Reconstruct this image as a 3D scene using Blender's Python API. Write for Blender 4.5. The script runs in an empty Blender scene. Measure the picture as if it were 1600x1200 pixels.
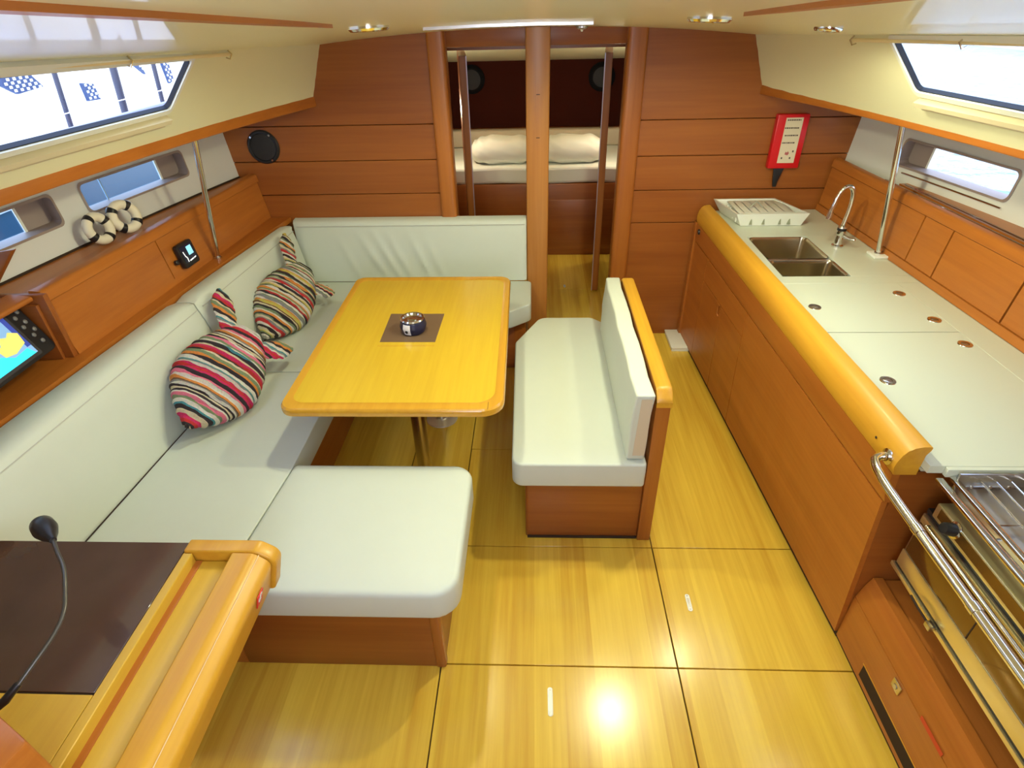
import bpy, bmesh, math, random
from mathutils import Vector, Matrix
random.seed(7)
PI = math.pi
C = bpy.context.scene.collection
S = bpy.context.scene

# ------------------------------------------------------------------ camera
f, cx, cy = 896.0, 800.0, 600.0
F = Vector((35, -600, f)).normalized()
D = Vector((35, 1340, f)); D = (D - F * D.dot(F)).normalized()
Rr = D.cross(F)
cam = bpy.data.cameras.new('camera'); co = bpy.data.objects.new('camera', cam); C.objects.link(co)
cam.sensor_width = 36; cam.lens = f / 1600 * 36; cam.clip_start = 0.005; cam.clip_end = 300
wx = Vector((Rr.x, F.x, -D.x)); wy = Vector((Rr.y, F.y, -D.y)); wz = Vector((Rr.z, F.z, -D.z))
m = Matrix.Identity(4)
for i in range(3):
    m[i][0] = wx[i]; m[i][1] = -wy[i]; m[i][2] = -wz[i]
m[0][3], m[1][3], m[2][3] = 0, 0, 1.95
co.matrix_world = m
S.camera = co

# ------------------------------------------------------------------ world, lights, exposure
w = bpy.data.worlds.new('sky'); S.world = w; w.use_nodes = True
wn = w.node_tree; bg = wn.nodes['Background']
tc = wn.nodes.new('ShaderNodeTexCoord'); sp = wn.nodes.new('ShaderNodeSeparateXYZ'); rp = wn.nodes.new('ShaderNodeValToRGB')
wn.links.new(tc.outputs['Generated'], sp.inputs[0]); wn.links.new(sp.outputs['Z'], rp.inputs[0]); wn.links.new(rp.outputs[0], bg.inputs[0])
rp.color_ramp.elements[0].position = 0.0; rp.color_ramp.elements[0].color = (0.92, 0.93, 1.0, 1)
rp.color_ramp.elements[1].position = 0.8; rp.color_ramp.elements[1].color = (0.40, 0.58, 1.0, 1)
bg.inputs[1].default_value = 4.5
S.view_settings.view_transform = 'Standard'; S.view_settings.look = 'None'
S.view_settings.gamma = 1; S.view_settings.use_curve_mapping = False
S.view_settings.exposure = 0.18

def area(name, loc, target, size, size_y, power, col):
    l = bpy.data.lights.new(name, 'AREA'); l.shape = 'RECTANGLE'; l.size = size; l.size_y = size_y; l.energy = power; l.color = col
    o = bpy.data.objects.new(name, l); C.objects.link(o); o.location = loc
    o.rotation_euler = (Vector(target) - Vector(loc)).to_track_quat('-Z', 'Y').to_euler()
    return o
# daylight falling in through the companionway behind the camera; then a cool area light below the closed aft ceiling
area('companionway_daylight', (0.0, -0.42, 1.50), (0.0, 3.0, 1.35), 0.75, 0.85, 8, (0.86, 0.93, 1.0))
area('aft_area_light', (0.0, 0.62, 1.93), (0.0, 0.75, 0.0), 0.50, 0.50, 3, (0.80, 0.90, 1.0))
LAMP_W = 6.3
LAMP_COL = (1.0, 0.97, 0.62)

# ------------------------------------------------------------------ materials
MATS = {}
def nmat(name):
    mt = bpy.data.materials.new(name); mt.use_nodes = True
    return mt, mt.node_tree, mt.node_tree.nodes['Principled BSDF']
def plain(name, col, rough=.5, metal=0., bump=0., bscale=40, var=0., coat=0., emit=None, es=1., spec=.5):
    if name in MATS: return MATS[name]
    mt, nt, b = nmat(name)
    b.inputs['Base Color'].default_value = (*col, 1); b.inputs['Roughness'].default_value = rough
    b.inputs['Metallic'].default_value = metal; b.inputs['Coat Weight'].default_value = coat
    b.inputs['Specular IOR Level'].default_value = spec
    t = nt.nodes.new('ShaderNodeTexCoord')
    if var or bump:
        n = nt.nodes.new('ShaderNodeTexNoise'); n.inputs['Scale'].default_value = bscale; n.inputs['Detail'].default_value = 4
        nt.links.new(t.outputs['Object'], n.inputs['Vector'])
    if var:
        mx = nt.nodes.new('ShaderNodeMix'); mx.data_type = 'RGBA'
        mx.inputs[6].default_value = (*[c * (1 - var) for c in col], 1); mx.inputs[7].default_value = (*[min(1, c * (1 + var)) for c in col], 1)
        nt.links.new(n.outputs['Fac'], mx.inputs[0]); nt.links.new(mx.outputs[2], b.inputs['Base Color'])
    if bump:
        bp = nt.nodes.new('ShaderNodeBump'); bp.inputs['Strength'].default_value = bump; bp.inputs['Distance'].default_value = .002
        nt.links.new(n.outputs['Fac'], bp.inputs['Height']); nt.links.new(bp.outputs[0], b.inputs['Normal'])
    if emit:
        b.inputs['Emission Color'].default_value = (*emit, 1); b.inputs['Emission Strength'].default_value = es
    MATS[name] = mt; return mt
def wood(name, c1, c2, axis=1, fine=55., rough=.38, coat=.10, strip=0., stripax=0, broad=2.5, stripvar=.25):
    """grain runs along world axis 'axis'; strip = width of the laminate strips across stripax"""
    if name in MATS: return MATS[name]
    mt, nt, b = nmat(name); N = nt.nodes; L = nt.links
    t = N.new('ShaderNodeTexCoord'); mp = N.new('ShaderNodeMapping')
    sc = [fine] * 3; sc[axis] = fine * .035; mp.inputs['Scale'].default_value = sc
    L.new(t.outputs['Object'], mp.inputs['Vector'])
    n = N.new('ShaderNodeTexNoise'); n.inputs['Scale'].default_value = 1; n.inputs['Detail'].default_value = 5; n.inputs['Roughness'].default_value = .6
    L.new(mp.outputs[0], n.inputs['Vector'])
    mp2 = N.new('ShaderNodeMapping'); s2 = [broad * 4] * 3; s2[axis] = broad * .35; mp2.inputs['Scale'].default_value = s2
    L.new(t.outputs['Object'], mp2.inputs['Vector'])
    n2 = N.new('ShaderNodeTexNoise'); n2.inputs['Scale'].default_value = 1; n2.inputs['Detail'].default_value = 2; n2.inputs['Distortion'].default_value = .6
    L.new(mp2.outputs[0], n2.inputs['Vector'])
    add = N.new('ShaderNodeMath'); add.operation = 'MULTIPLY_ADD'; add.inputs[1].default_value = .45
    L.new(n.outputs['Fac'], add.inputs[0])
    mul = N.new('ShaderNodeMath'); mul.operation = 'MULTIPLY'; mul.inputs[1].default_value = .55; L.new(n2.outputs['Fac'], mul.inputs[0])
    L.new(mul.outputs[0], add.inputs[2]); fac = add.outputs[0]
    if strip:
        sx = N.new('ShaderNodeSeparateXYZ'); L.new(t.outputs['Object'], sx.inputs[0])
        dv = N.new('ShaderNodeMath'); dv.operation = 'DIVIDE'; dv.inputs[1].default_value = strip; L.new(sx.outputs[stripax], dv.inputs[0])
        fl = N.new('ShaderNodeMath'); fl.operation = 'FLOOR'; L.new(dv.outputs[0], fl.inputs[0])
        wn_ = N.new('ShaderNodeTexWhiteNoise'); wn_.noise_dimensions = '1D'; L.new(fl.outputs[0], wn_.inputs['W'])
        m3 = N.new('ShaderNodeMath'); m3.operation = 'MULTIPLY_ADD'; m3.inputs[1].default_value = stripvar; m3.inputs[2].default_value = -stripvar / 2; L.new(wn_.outputs['Value'], m3.inputs[0])
        a3 = N.new('ShaderNodeMath'); a3.operation = 'ADD'; L.new(fac, a3.inputs[0]); L.new(m3.outputs[0], a3.inputs[1]); fac = a3.outputs[0]
    r = N.new('ShaderNodeValToRGB'); r.color_ramp.elements[0].position = .30; r.color_ramp.elements[1].position = .70
    r.color_ramp.elements[0].color = (*c2, 1); r.color_ramp.elements[1].color = (*c1, 1)
    L.new(fac, r.inputs[0]); L.new(r.outputs[0], b.inputs['Base Color'])
    b.inputs['Roughness'].default_value = rough; b.inputs['Coat Weight'].default_value = coat; b.inputs['Coat Roughness'].default_value = .18
    bp = N.new('ShaderNodeBump'); bp.inputs['Strength'].default_value = .08; bp.inputs['Distance'].default_value = .001
    L.new(n.outputs['Fac'], bp.inputs['Height']); L.new(bp.outputs[0], b.inputs['Normal'])
    MATS[name] = mt; return mt
def glass(name, tint=(1, 1, 1), gloss=.08):
    if name in MATS: return MATS[name]
    mt, nt, b = nmat(name); nt.nodes.remove(b); out = nt.nodes['Material Output']
    a = nt.nodes.new('ShaderNodeBsdfTransparent'); a.inputs[0].default_value = (*tint, 1)
    g = nt.nodes.new('ShaderNodeBsdfGlossy'); g.inputs['Roughness'].default_value = .02
    mx = nt.nodes.new('ShaderNodeMixShader'); mx.inputs[0].default_value = gloss
    nt.links.new(a.outputs[0], mx.inputs[1]); nt.links.new(g.outputs[0], mx.inputs[2]); nt.links.new(mx.outputs[0], out.inputs[0])
    MATS[name] = mt; return mt

TK1, TK2 = (0.44, 0.150, 0.024), (0.29, 0.082, 0.012)      # reddish satin teak
W_H = wood('teak_horizontal_athwart', (.36, .115, .020), (.25, .068, .011), 0)           # grain along X; tone darkened to stand in for dimmer light on the bulkhead
W_Y = wood('teak_fore_aft', (.50, .170, .026), (.36, .105, .014), 1)  # tone lightened to stand in for stronger light on the galley front
W_Z = wood('teak_vertical', TK1, TK2, 2)
W_RIM = wood('teak_rim_varnished', (0.68, 0.37, 0.030), (0.54, 0.25, 0.018), 1, rough=.40, coat=.08)
W_POST = wood('light_teak_post', (0.50, 0.22, 0.05), (0.38, 0.145, 0.028), 2)
W_TAB = wood('table_veneer', (0.70, 0.47, 0.035), (0.60, 0.38, 0.028), 1, rough=.22, coat=.6, fine=70)
W_TABRIM = wood('table_rim', (0.68, 0.37, 0.035), (0.56, 0.27, 0.025), 1, rough=.2, coat=.5)
W_FL = wood('floor_laminate', (0.86, 0.61, 0.075), (0.58, 0.32, 0.028), 1, fine=45, rough=.24, coat=.35, strip=.105, stripvar=.22, broad=1.8)
W_DESK = wood('desk_veneer', (0.70, 0.45, 0.045), (0.58, 0.34, 0.030), 1, rough=.4, coat=.12)
DARK = plain('dark_joint', (.03, .014, .006), .8)
CREAM = plain('cream_headliner', (.84, .83, .56), .30, var=.02, bscale=3, coat=.15)
HULLW = plain('white_hull_lining', (.72, .73, .70), .45, var=.02, bscale=5)
CREAMTRIM = plain('cream_window_trim', (.70, .62, .42), .4)
WHITE = plain('white_plastic', (.82, .84, .78), .35)
VINYL = plain('white_vinyl_upholstery', (.59, .64, .57), .48, bump=.25, bscale=18, var=.015)
VSEAM = plain('vinyl_piping', (.50, .51, .47), .6)
BEIGE = plain('beige_pad_and_shade', (.60, .52, .38), .6)
SOLID = plain('solid_surface_worktop', (.62, .67, .56), .35, coat=.2)
STEEL = plain('polished_steel', (.72, .71, .68), .12, 1)
SATIN = plain('satin_steel', (.55, .53, .50), .28, 1)
BRASSY = plain('brushed_steel_tube', (.62, .56, .44), .25, 1)
SINKM = plain('brushed_sink_steel', (.50, .44, .30), .25, 1)
BLACK = plain('black_plastic', (.012, .012, .015), .35)
DKBROWN = plain('dark_brown_panel', (.075, .040, .028), .22, coat=.8, var=.25, bscale=9)
GREYMAT = plain('brown_glass_inset', (.16, .10, .06), .35)
RED = plain('red_sheet', (.62, .006, .012), .35)
PAPER = plain('cream_paper_label', (.70, .62, .46), .6)
INK = plain('dark_ink', (.10, .07, .06), .7)
NAVY = plain('navy_print', (.008, .01, .05), .4)
GLASS = glass('clear_glass', (.96, .98, 1)); TINT = glass('blue_tinted_glass', (.62, .80, .95))
GASKET = plain('dark_blue_gasket', (.003, .004, .010), .6)
COTTON = plain('white_cotton', (.80, .82, .74), .85, bump=.3, bscale=9)
LAMPLENS = plain('lamp_lens', (1, 1, .95), .3, emit=(1.0, .97, .86), es=9)

# ------------------------------------------------------------------ mesh helpers
def link(name, me, mat, parent=None, smooth=False):
    if mat is not None and not me.materials: me.materials.append(mat)
    if smooth:
        for p in me.polygons: p.use_smooth = True
        if hasattr(me, 'set_sharp_from_angle'): me.set_sharp_from_angle(angle=math.radians(38))
    o = bpy.data.objects.new(name, me); C.objects.link(o)
    if parent is not None: o.parent = parent
    return o
def worldloc(o):
    v = Vector((0, 0, 0))
    while o is not None: v += o.location; o = o.parent
    return v
def mesh(name, verts, faces, mat, parent=None, smooth=False, recalc=True):
    off = worldloc(parent) if parent is not None else Vector((0, 0, 0))
    me = bpy.data.meshes.new(name); me.from_pydata([tuple(Vector(v) - off) for v in verts], [], faces)
    if recalc:
        bm = bmesh.new(); bm.from_mesh(me); bmesh.ops.recalc_face_normals(bm, faces=bm.faces); bm.to_mesh(me); bm.free()
    return link(name, me, mat, parent, smooth)
def frombm(name, bm, mat, parent=None, smooth=False):
    off = worldloc(parent) if parent is not None else Vector((0, 0, 0))
    for v in bm.verts: v.co -= off
    bmesh.ops.recalc_face_normals(bm, faces=bm.faces)
    me = bpy.data.meshes.new(name); bm.to_mesh(me); bm.free()
    return link(name, me, mat, parent, smooth)
def empty(name, loc):
    o = bpy.data.objects.new(name, None); C.objects.link(o); o.location = loc; o.empty_display_size = .05; return o
def tag(o, label=None, cat=None, group=None, kind=None):
    if label: o['label'] = label
    if cat: o['category'] = cat
    if group: o['group'] = group
    if kind: o['kind'] = kind
    return o
def thing(name, loc, label, cat, group=None): return tag(empty(name, loc), label, cat, group)
def bevel_bm(bm, r, seg=3, ang=.5):
    if r <= 0: return
    ed = [e for e in bm.edges if len(e.link_faces) == 2 and e.calc_face_angle(0) > ang]
    bmesh.ops.bevel(bm, geom=ed, offset=r, segments=seg, profile=.5, affect='EDGES', clamp_overlap=True)
def box_bm(x0, x1, y0, y1, z0, z1, bm=None):
    bm = bm or bmesh.new()
    r = bmesh.ops.create_cube(bm, size=1)
    for v in r['verts']:
        v.co = Vector(((x0 + x1) / 2 + v.co.x * (x1 - x0), (y0 + y1) / 2 + v.co.y * (y1 - y0), (z0 + z1) / 2 + v.co.z * (z1 - z0)))
    return bm
def box(name, x0, x1, y0, y1, z0, z1, mat, parent=None, r=.002, seg=2):
    bm = box_bm(x0, x1, y0, y1, z0, z1)
    if r: bevel_bm(bm, r, seg)
    return frombm(name, bm, mat, parent, r > 0)
def prism_bm(poly, z0, z1, axis=2, bm=None):
    """poly: 2-D points; axis 2: (x,y) extruded in z; 1: (x,z) extruded in y; 0: (y,z) extruded in x"""
    bm = bm or bmesh.new()
    def P(a, b, h): return (a, b, h) if axis == 2 else ((a, h, b) if axis == 1 else (h, a, b))
    lo = [bm.verts.new(P(a, b, z0)) for a, b in poly]; hi = [bm.verts.new(P(a, b, z1)) for a, b in poly]
    n = len(poly); bm.faces.new(lo); bm.faces.new(hi)
    for i in range(n): bm.faces.new((lo[i], lo[(i + 1) % n], hi[(i + 1) % n], hi[i]))
    return bm
def prism(name, poly, z0, z1, mat, parent=None, axis=2, r=0, seg=2, smooth=None):
    bm = prism_bm(poly, z0, z1, axis); bmesh.ops.recalc_face_normals(bm, faces=bm.faces)
    if r: bevel_bm(bm, r, seg)
    return frombm(name, bm, mat, parent, bool(r) if smooth is None else smooth)
def roundpoly(pts, rad, n=5):
    out = []; N = len(pts)
    for i, p in enumerate(pts):
        rr = rad[i] if isinstance(rad, (list, tuple)) else rad
        a = Vector(pts[i - 1]); b = Vector(p); c = Vector(pts[(i + 1) % N])
        if rr <= 0: out.append(tuple(b)); continue
        u = (a - b).normalized(); v = (c - b).normalized(); ang = u.angle(v)
        d = min(rr / math.tan(ang / 2), (a - b).length * .49, (c - b).length * .49); rr2 = d * math.tan(ang / 2)
        cen = b + (u + v).normalized() * (rr2 / math.sin(ang / 2))
        s = b + u * d - cen; e = b + v * d - cen
        a0 = math.atan2(s.y, s.x); a1 = math.atan2(e.y, e.x); da = (a1 - a0 + PI) % (2 * PI) - PI
        for k in range(n + 1):
            t = a0 + da * k / n; out.append((cen.x + rr2 * math.cos(t), cen.y + rr2 * math.sin(t)))
    return out
def tube_bm(pts, r, seg=12, bm=None, cap=True):
    bm = bm or bmesh.new(); pts = [Vector(p) for p in pts]; rings = []
    rs = r if isinstance(r, (list, tuple)) else [r] * len(pts)
    t0 = (pts[1] - pts[0]).normalized(); nrm = t0.orthogonal().normalized()
    for i, p in enumerate(pts):
        t = (pts[min(i + 1, len(pts) - 1)] - pts[max(i - 1, 0)]).normalized()
        nrm = (nrm - t * nrm.dot(t)).normalized(); bn = t.cross(nrm)
        rings.append([bm.verts.new(p + (nrm * math.cos(2 * PI * k / seg) + bn * math.sin(2 * PI * k / seg)) * rs[i]) for k in range(seg)])
    for a, b in zip(rings, rings[1:]):
        for k in range(seg): bm.faces.new((a[k], a[(k + 1) % seg], b[(k + 1) % seg], b[k]))
    if cap: bm.faces.new(rings[0]); bm.faces.new(rings[-1])
    return bm
def tube(name, pts, r, mat, parent=None, seg=12): return frombm(name, tube_bm(pts, r, seg), mat, parent, True)
def catmull(pts, n=6):
    P = [Vector(p) for p in pts]; P = [P[0] * 2 - P[1]] + P + [P[-1] * 2 - P[-2]]; out = []
    for i in range(1, len(P) - 2):
        for k in range(n):
            t = k / n; a, b, c, d = P[i - 1:i + 3]
            out.append(.5 * ((2 * b) + (c - a) * t + (2 * a - 5 * b + 4 * c - d) * t * t + (3 * b - a - 3 * c + d) * t ** 3))
    out.append(P[-2]); return out
def lathe_bm(prof, cen, axis=(0, 0, 1), seg=28, bm=None):
    bm = bm or bmesh.new(); ax = Vector(axis).normalized(); u = ax.orthogonal().normalized(); v = ax.cross(u); cen = Vector(cen); rings = []
    for r, h in prof:
        if r < 1e-6: rings.append([bm.verts.new(cen + ax * h)])
        else: rings.append([bm.verts.new(cen + ax * h + (u * math.cos(2 * PI * k / seg) + v * math.sin(2 * PI * k / seg)) * r) for k in range(seg)])
    for a, b in zip(rings, rings[1:]):
        for k in range(seg):
            k2 = (k + 1) % seg
            if len(a) == 1 and len(b) == 1: continue
            if len(a) == 1: bm.faces.new((a[0], b[k], b[k2]))
            elif len(b) == 1: bm.faces.new((a[k], a[k2], b[0]))
            else: bm.faces.new((a[k], a[k2], b[k2], b[k]))
    return bm
def lathe(name, prof, cen, mat, parent=None, axis=(0, 0, 1), seg=28): return frombm(name, lathe_bm(prof, cen, axis, seg), mat, parent, True)
def interp(tab, y):
    if y <= tab[0][0]: return tab[0][1]
    for (a, b), (c, d) in zip(tab, tab[1:]):
        if y <= c:
            t = (y - a) / (c - a); return b + (d - b) * t
    return tab[-1][1]
def smooth_interp(tab, y):
    # smoothed by averaging
    return sum(interp(tab, y + d) for d in (-.3, -.15, 0, .15, .3)) / 5
def frange(a, b, st):
    n = max(1, int(math.ceil(abs(b - a) / st - 1e-6))); return [a + (b - a) * i / n for i in range(n + 1)]
def sweep_bm(prof, y0, y1, fx, fz=None, step=.15, closed=True, bm=None, extra=()):
    """profile (dx,z) swept along Y; x = fx(y) + dx*sgn handled by the caller"""
    bm = bm or bmesh.new(); ys = sorted(set(frange(y0, y1, step)) | set(extra)); rings = []
    for y in ys:
        rings.append([bm.verts.new((fx(y, dx, z) if fx.__code__.co_argcount == 3 else fx(y, dx), y, z + (fz(y) if fz else 0))) for dx, z in prof])
    n = len(prof)
    for a, b in zip(rings, rings[1:]):
        for k in range(n if closed else n - 1): bm.faces.new((a[k], a[(k + 1) % n], b[(k + 1) % n], b[k]))
    if closed: bm.faces.new(rings[0]); bm.faces.new(rings[-1])
    return bm
def sweep(name, prof, y0, y1, fx, mat, parent=None, fz=None, step=.15, closed=True, smooth=True, bev=0):
    bm = sweep_bm(prof, y0, y1, fx, fz, step, closed); bmesh.ops.recalc_face_normals(bm, faces=bm.faces)
    if bev: bevel_bm(bm, bev, 2)
    return frombm(name, bm, mat, parent, smooth)
def grid_surface(name, us, vs, fn, mat, parent=None, skip=None, thick=0, tdir=None):
    verts = [fn(u, v) for v in vs for u in us]; n = len(us); faces = []
    for j in range(len(vs) - 1):
        for i in range(n - 1):
            if skip and skip((us[i] + us[i + 1]) / 2, (vs[j] + vs[j + 1]) / 2): continue
            faces.append((j * n + i, j * n + i + 1, (j + 1) * n + i + 1, (j + 1) * n + i))
    if thick:
        N0 = len(verts); td = Vector(tdir) * thick
        cnt = {}
        for fc in faces:
            for a, b in zip(fc, fc[1:] + fc[:1]): cnt[(a, b)] = 1
        verts += [tuple(Vector(v) + td) for v in verts]
        back = [tuple(N0 + i for i in reversed(fc)) for fc in faces]
        side = [(b, a, N0 + a, N0 + b) for (a, b) in cnt if (b, a) not in cnt]
        faces = faces + back + side
    return mesh(name, verts, faces, mat, parent, True)

# ------------------------------------------------------------------ shape of the boat
XR = [(-.6, 1.70), (0.5, 1.68), (1.2, 1.64), (2.0, 1.575), (2.85, 1.45), (3.55, 1.255), (3.9, 1.15)]
XC = [(-.6, 1.40), (0.5, 1.38), (1.5, 1.33), (2.4, 1.235), (3.0, 1.20), (3.55, 1.16), (3.9, 1.12)]
XH = [(-.6, 2.20), (1.0, 2.14), (2.0, 2.045), (2.77, 1.95), (3.55, 1.815), (3.9, 1.73)]
XB = [(.5, 1.78), (1.42, 1.73), (2.64, 1.63), (3.55, 1.52)]       # back line of the settee backrest
XLO = [(.5, 1.83), (1.84, 1.765), (3.55, 1.66)]                  # locker face, lower edge
xr = lambda y: smooth_interp(XR, y); xc = lambda y: smooth_interp(XC, y); xh = lambda y: smooth_interp(XH, y)
xb = lambda y: interp(XB, y); xl = lambda y: interp(XLO, y)
def zceil(x, y): return 1.833 + .047 * (3.55 - y) - .043 * x * x
Y0 = -.50
YB = 3.55
def side_pt(s, y, t):          # coachroof side; t = 0 at the rail, 1 at the ceiling
    xb_, xt_ = xr(y), xc(y); z1 = zceil(xt_, y)
    return (s * (xb_ + (xt_ - xb_) * t), y, 1.50 + (z1 - 1.50) * t)
def side_at(s, y, z, off=0):
    xt_ = xc(y); z1 = zceil(xt_, y); t = (z - 1.50) / (z1 - 1.50); p = side_pt(s, y, t)
    n = Vector((-s * (z1 - 1.5), 0, -(xr(y) - xt_))).normalized()   # into the room
    return Vector(p) + n * off
def win_at(s, y, z, off=0):
    zt = 1.803 + .033 * (2.375 - y)
    if z > 1.72: z = 1.72 + (z - 1.72) / .08 * (zt - 1.72)
    return side_at(s, y, z + (.012 if s > 0 else 0), off)
def hull_x(y, z): return xh(y) + .10 * (z - 1.2)

# ------------------------------------------------------------------ floor
fl = tag(box('floor', -2.2, 2.2, Y0, 5.3, -.06, -.012, DARK, r=0), kind='structure')
xs = [-1.12, -.33, .50, 1.16]; rows = [(Y0, 1.13), (1.13, 1.66), (1.66, 3.56)]
def panel(x0, x1, y0, y1): return box('floor_panel', x0 + .0022, x1 - .0022, y0 + .0022, y1 - .0022, -.012, 0, W_FL, fl, r=.0012, seg=1)
for i in range(3):
    for y0, y1 in rows[:2]: panel(xs[i], xs[i + 1], y0, y1)
panel(-1.12, -.62, 1.66, 3.56); panel(-.62, -.33, 1.66, 3.56); panel(-.33, .50, 1.66, 2.30); panel(-.33, .50, 2.30, 3.56); panel(.50, 1.16, 1.66, 3.56)
panel(-.8, .8, 3.56, 4.30); panel(-.8, .8, 4.30, 5.06)
def floor_pull(x, y, ln, lab):
    t = thing('floor_pull', (x, y, 0), lab, 'floor pull', 'flush pulls in the floor panels')
    prism('plate', roundpoly([(x - .0085, y - ln / 2), (x + .0085, y - ln / 2), (x + .0085, y + ln / 2), (x - .0085, y + ln / 2)], .008), -.001, .0022, WHITE, t)
    prism('slot', roundpoly([(x - .004, y - ln / 2 + .017), (x + .004, y - ln / 2 + .017), (x + .004, y + ln / 2 - .017), (x - .004, y + ln / 2 - .017)], .0038), .0018, .0030, SATIN, t)
    for s in (-1, 1): lathe('screw', [(0, .0028), (.0035, .0028), (.0035, .0015)], (x, y + s * (ln / 2 - .008), 0), SATIN, t, seg=10)
floor_pull(.053, 1.005, .095, 'white flush floor pull in the front panel nearest the camera')
floor_pull(.596, 1.393, .075, 'white flush floor pull in the panel beside the galley front')
floor_pull(.246, 4.354, .05, 'tiny floor pull on the cabin floor beyond the doorway')
t = thing('floor_box', (.97, 3.42, 0), 'small white flat box on the floor in the corner below the galley end', 'box')
box('base', .905, 1.03, 3.30, 3.545, 0, .022, WHITE, t, r=.003); box('lid', .900, 1.034, 3.294, 3.545, .022, .034, WHITE, t, r=.004)

# ------------------------------------------------------------------ ceiling
ceil = grid_surface('ceiling', [-1 + i / 10 for i in range(21)], frange(Y0, YB + .25, .2),
    lambda u, y: (u * (xc(y) + .03), y, zceil(u * (xc(y) + .03), y)), CREAM, thick=.05, tdir=(0, 0, 1))
tag(ceil, kind='structure')
def strip_on_ceiling(name, x0, x1, y0, y1, th, mat, parent=None, taper=True, n=10):
    v = []; fcs = []
    for i in range(n + 1):
        t = i / n; y = y0 + (y1 - y0) * t; xa = x0; xb_ = x1
        if taper and t > .85: k = (1 - t) / .15; mid = (x0 + x1) / 2; xa = mid + (x0 - mid) * k; xb_ = mid + (x1 - mid) * k
        for x, d in ((xa, 0), (xa, th), (xb_, th), (xb_, 0)): v.append((x, y, zceil(x, y) - d + .0006))
    for i in range(n):
        for k in range(4): a = i * 4 + k; b = i * 4 + (k + 1) % 4; fcs.append((a, b, b + 4, a + 4))
    fcs += [(0, 1, 2, 3), tuple(n * 4 + k for k in (3, 2, 1, 0))]
    return mesh(name, v, fcs, mat, parent)
tag(strip_on_ceiling('trim_1', -.515, -.485, Y0, 1.66, .009, W_Y), kind='structure')
tag(strip_on_ceiling('trim_2', .455, .485, Y0, 1.55, .009, W_Y), kind='structure')
# overhead hatch frame seen edge on
t = thing('hatch_blind_track', (-.2, 2.55, zceil(0, 2.55)), 'thin white track across the ceiling just above the doorway and post', 'track')
mesh('rail', [(x, y, zceil(x, y) - d) for x in (-.42, -.2, .02, .22) for y, d in ((2.53, 0), (2.53, .010), (2.57, .010), (2.57, 0))],
     [tuple(4 * i + a for a in (0, 1)) + tuple(4 * (i + 1) + a for a in (1, 0)) for i in range(3)] + [tuple(4 * i + a for a in (1, 2)) + tuple(4 * (i + 1) + a for a in (2, 1)) for i in range(3)] +
     [tuple(4 * i + a for a in (2, 3)) + tuple(4 * (i + 1) + a for a in (3, 2)) for i in range(3)] + [(0, 1, 2, 3), (12, 13, 14, 15)], plain('pale_track', (.78, .80, .86), .25, .3), t)

def ceiling_lamp(x, y, lab, r=.062, k=1.0):
    z = zceil(x, y); sl = Vector((-2 * .047 * x, -.047, -1)).normalized()
    t = thing('ceiling_lamp', (x, y, z), lab, 'ceiling lamp', 'round saloon ceiling lamps')
    lathe('bezel', [(r * .55, .002), (r * .62, .012), (r * .9, .012), (r, .006), (r, 0)], (x, y, z), STEEL, t, axis=sl)
    lathe('lens', [(0, .010), (r * .4, .009), (r * .60, .005)], (x, y, z), LAMPLENS, t, axis=sl)
    l = bpy.data.lights.new('lamp_bulb', 'SPOT'); l.energy = LAMP_W * 4 * k; l.color = LAMP_COL; l.shadow_soft_size = .035; l.spot_size = math.radians(172); l.spot_blend = .35
    o = bpy.data.objects.new('lamp_bulb', l); C.objects.link(o); o.parent = t; o.location = (0, 0, -.03)
ceiling_lamp(-.50, 2.02, 'round ceiling lamp with a ring of reflectors above the table', k=1.05)
ceiling_lamp(.49, 1.92, 'round ceiling lamp above the floor between bench and galley', k=1.6)
ceiling_lamp(.967, 2.25, 'small round ceiling lamp above the galley worktop', .045, .6)
ceiling_lamp(-.50, .22, 'added unseen ceiling lamp over the chart desk', k=.12)  # out of view, added to light the desk area
ceiling_lamp(.49, .22, 'added unseen ceiling lamp in front of the stove', k=.16)  # out of view, added to light the stove area
t = thing('ceiling_button', (.24, 3.42, zceil(.24, 3.42)), 'tiny round knob on the ceiling above the doorway', 'knob')
lathe('dome', [(.030, 0), (.030, .008), (.018, .014), (0, .016)], (.24, 3.42, zceil(.24, 3.42)), SATIN, t, axis=(0, 0, -1)); lathe('tip', [(.008, .015), (.006, .024), (0, .026)], (.24, 3.42, zceil(.24, 3.42)), WHITE, t, axis=(0, 0, -1))

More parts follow.
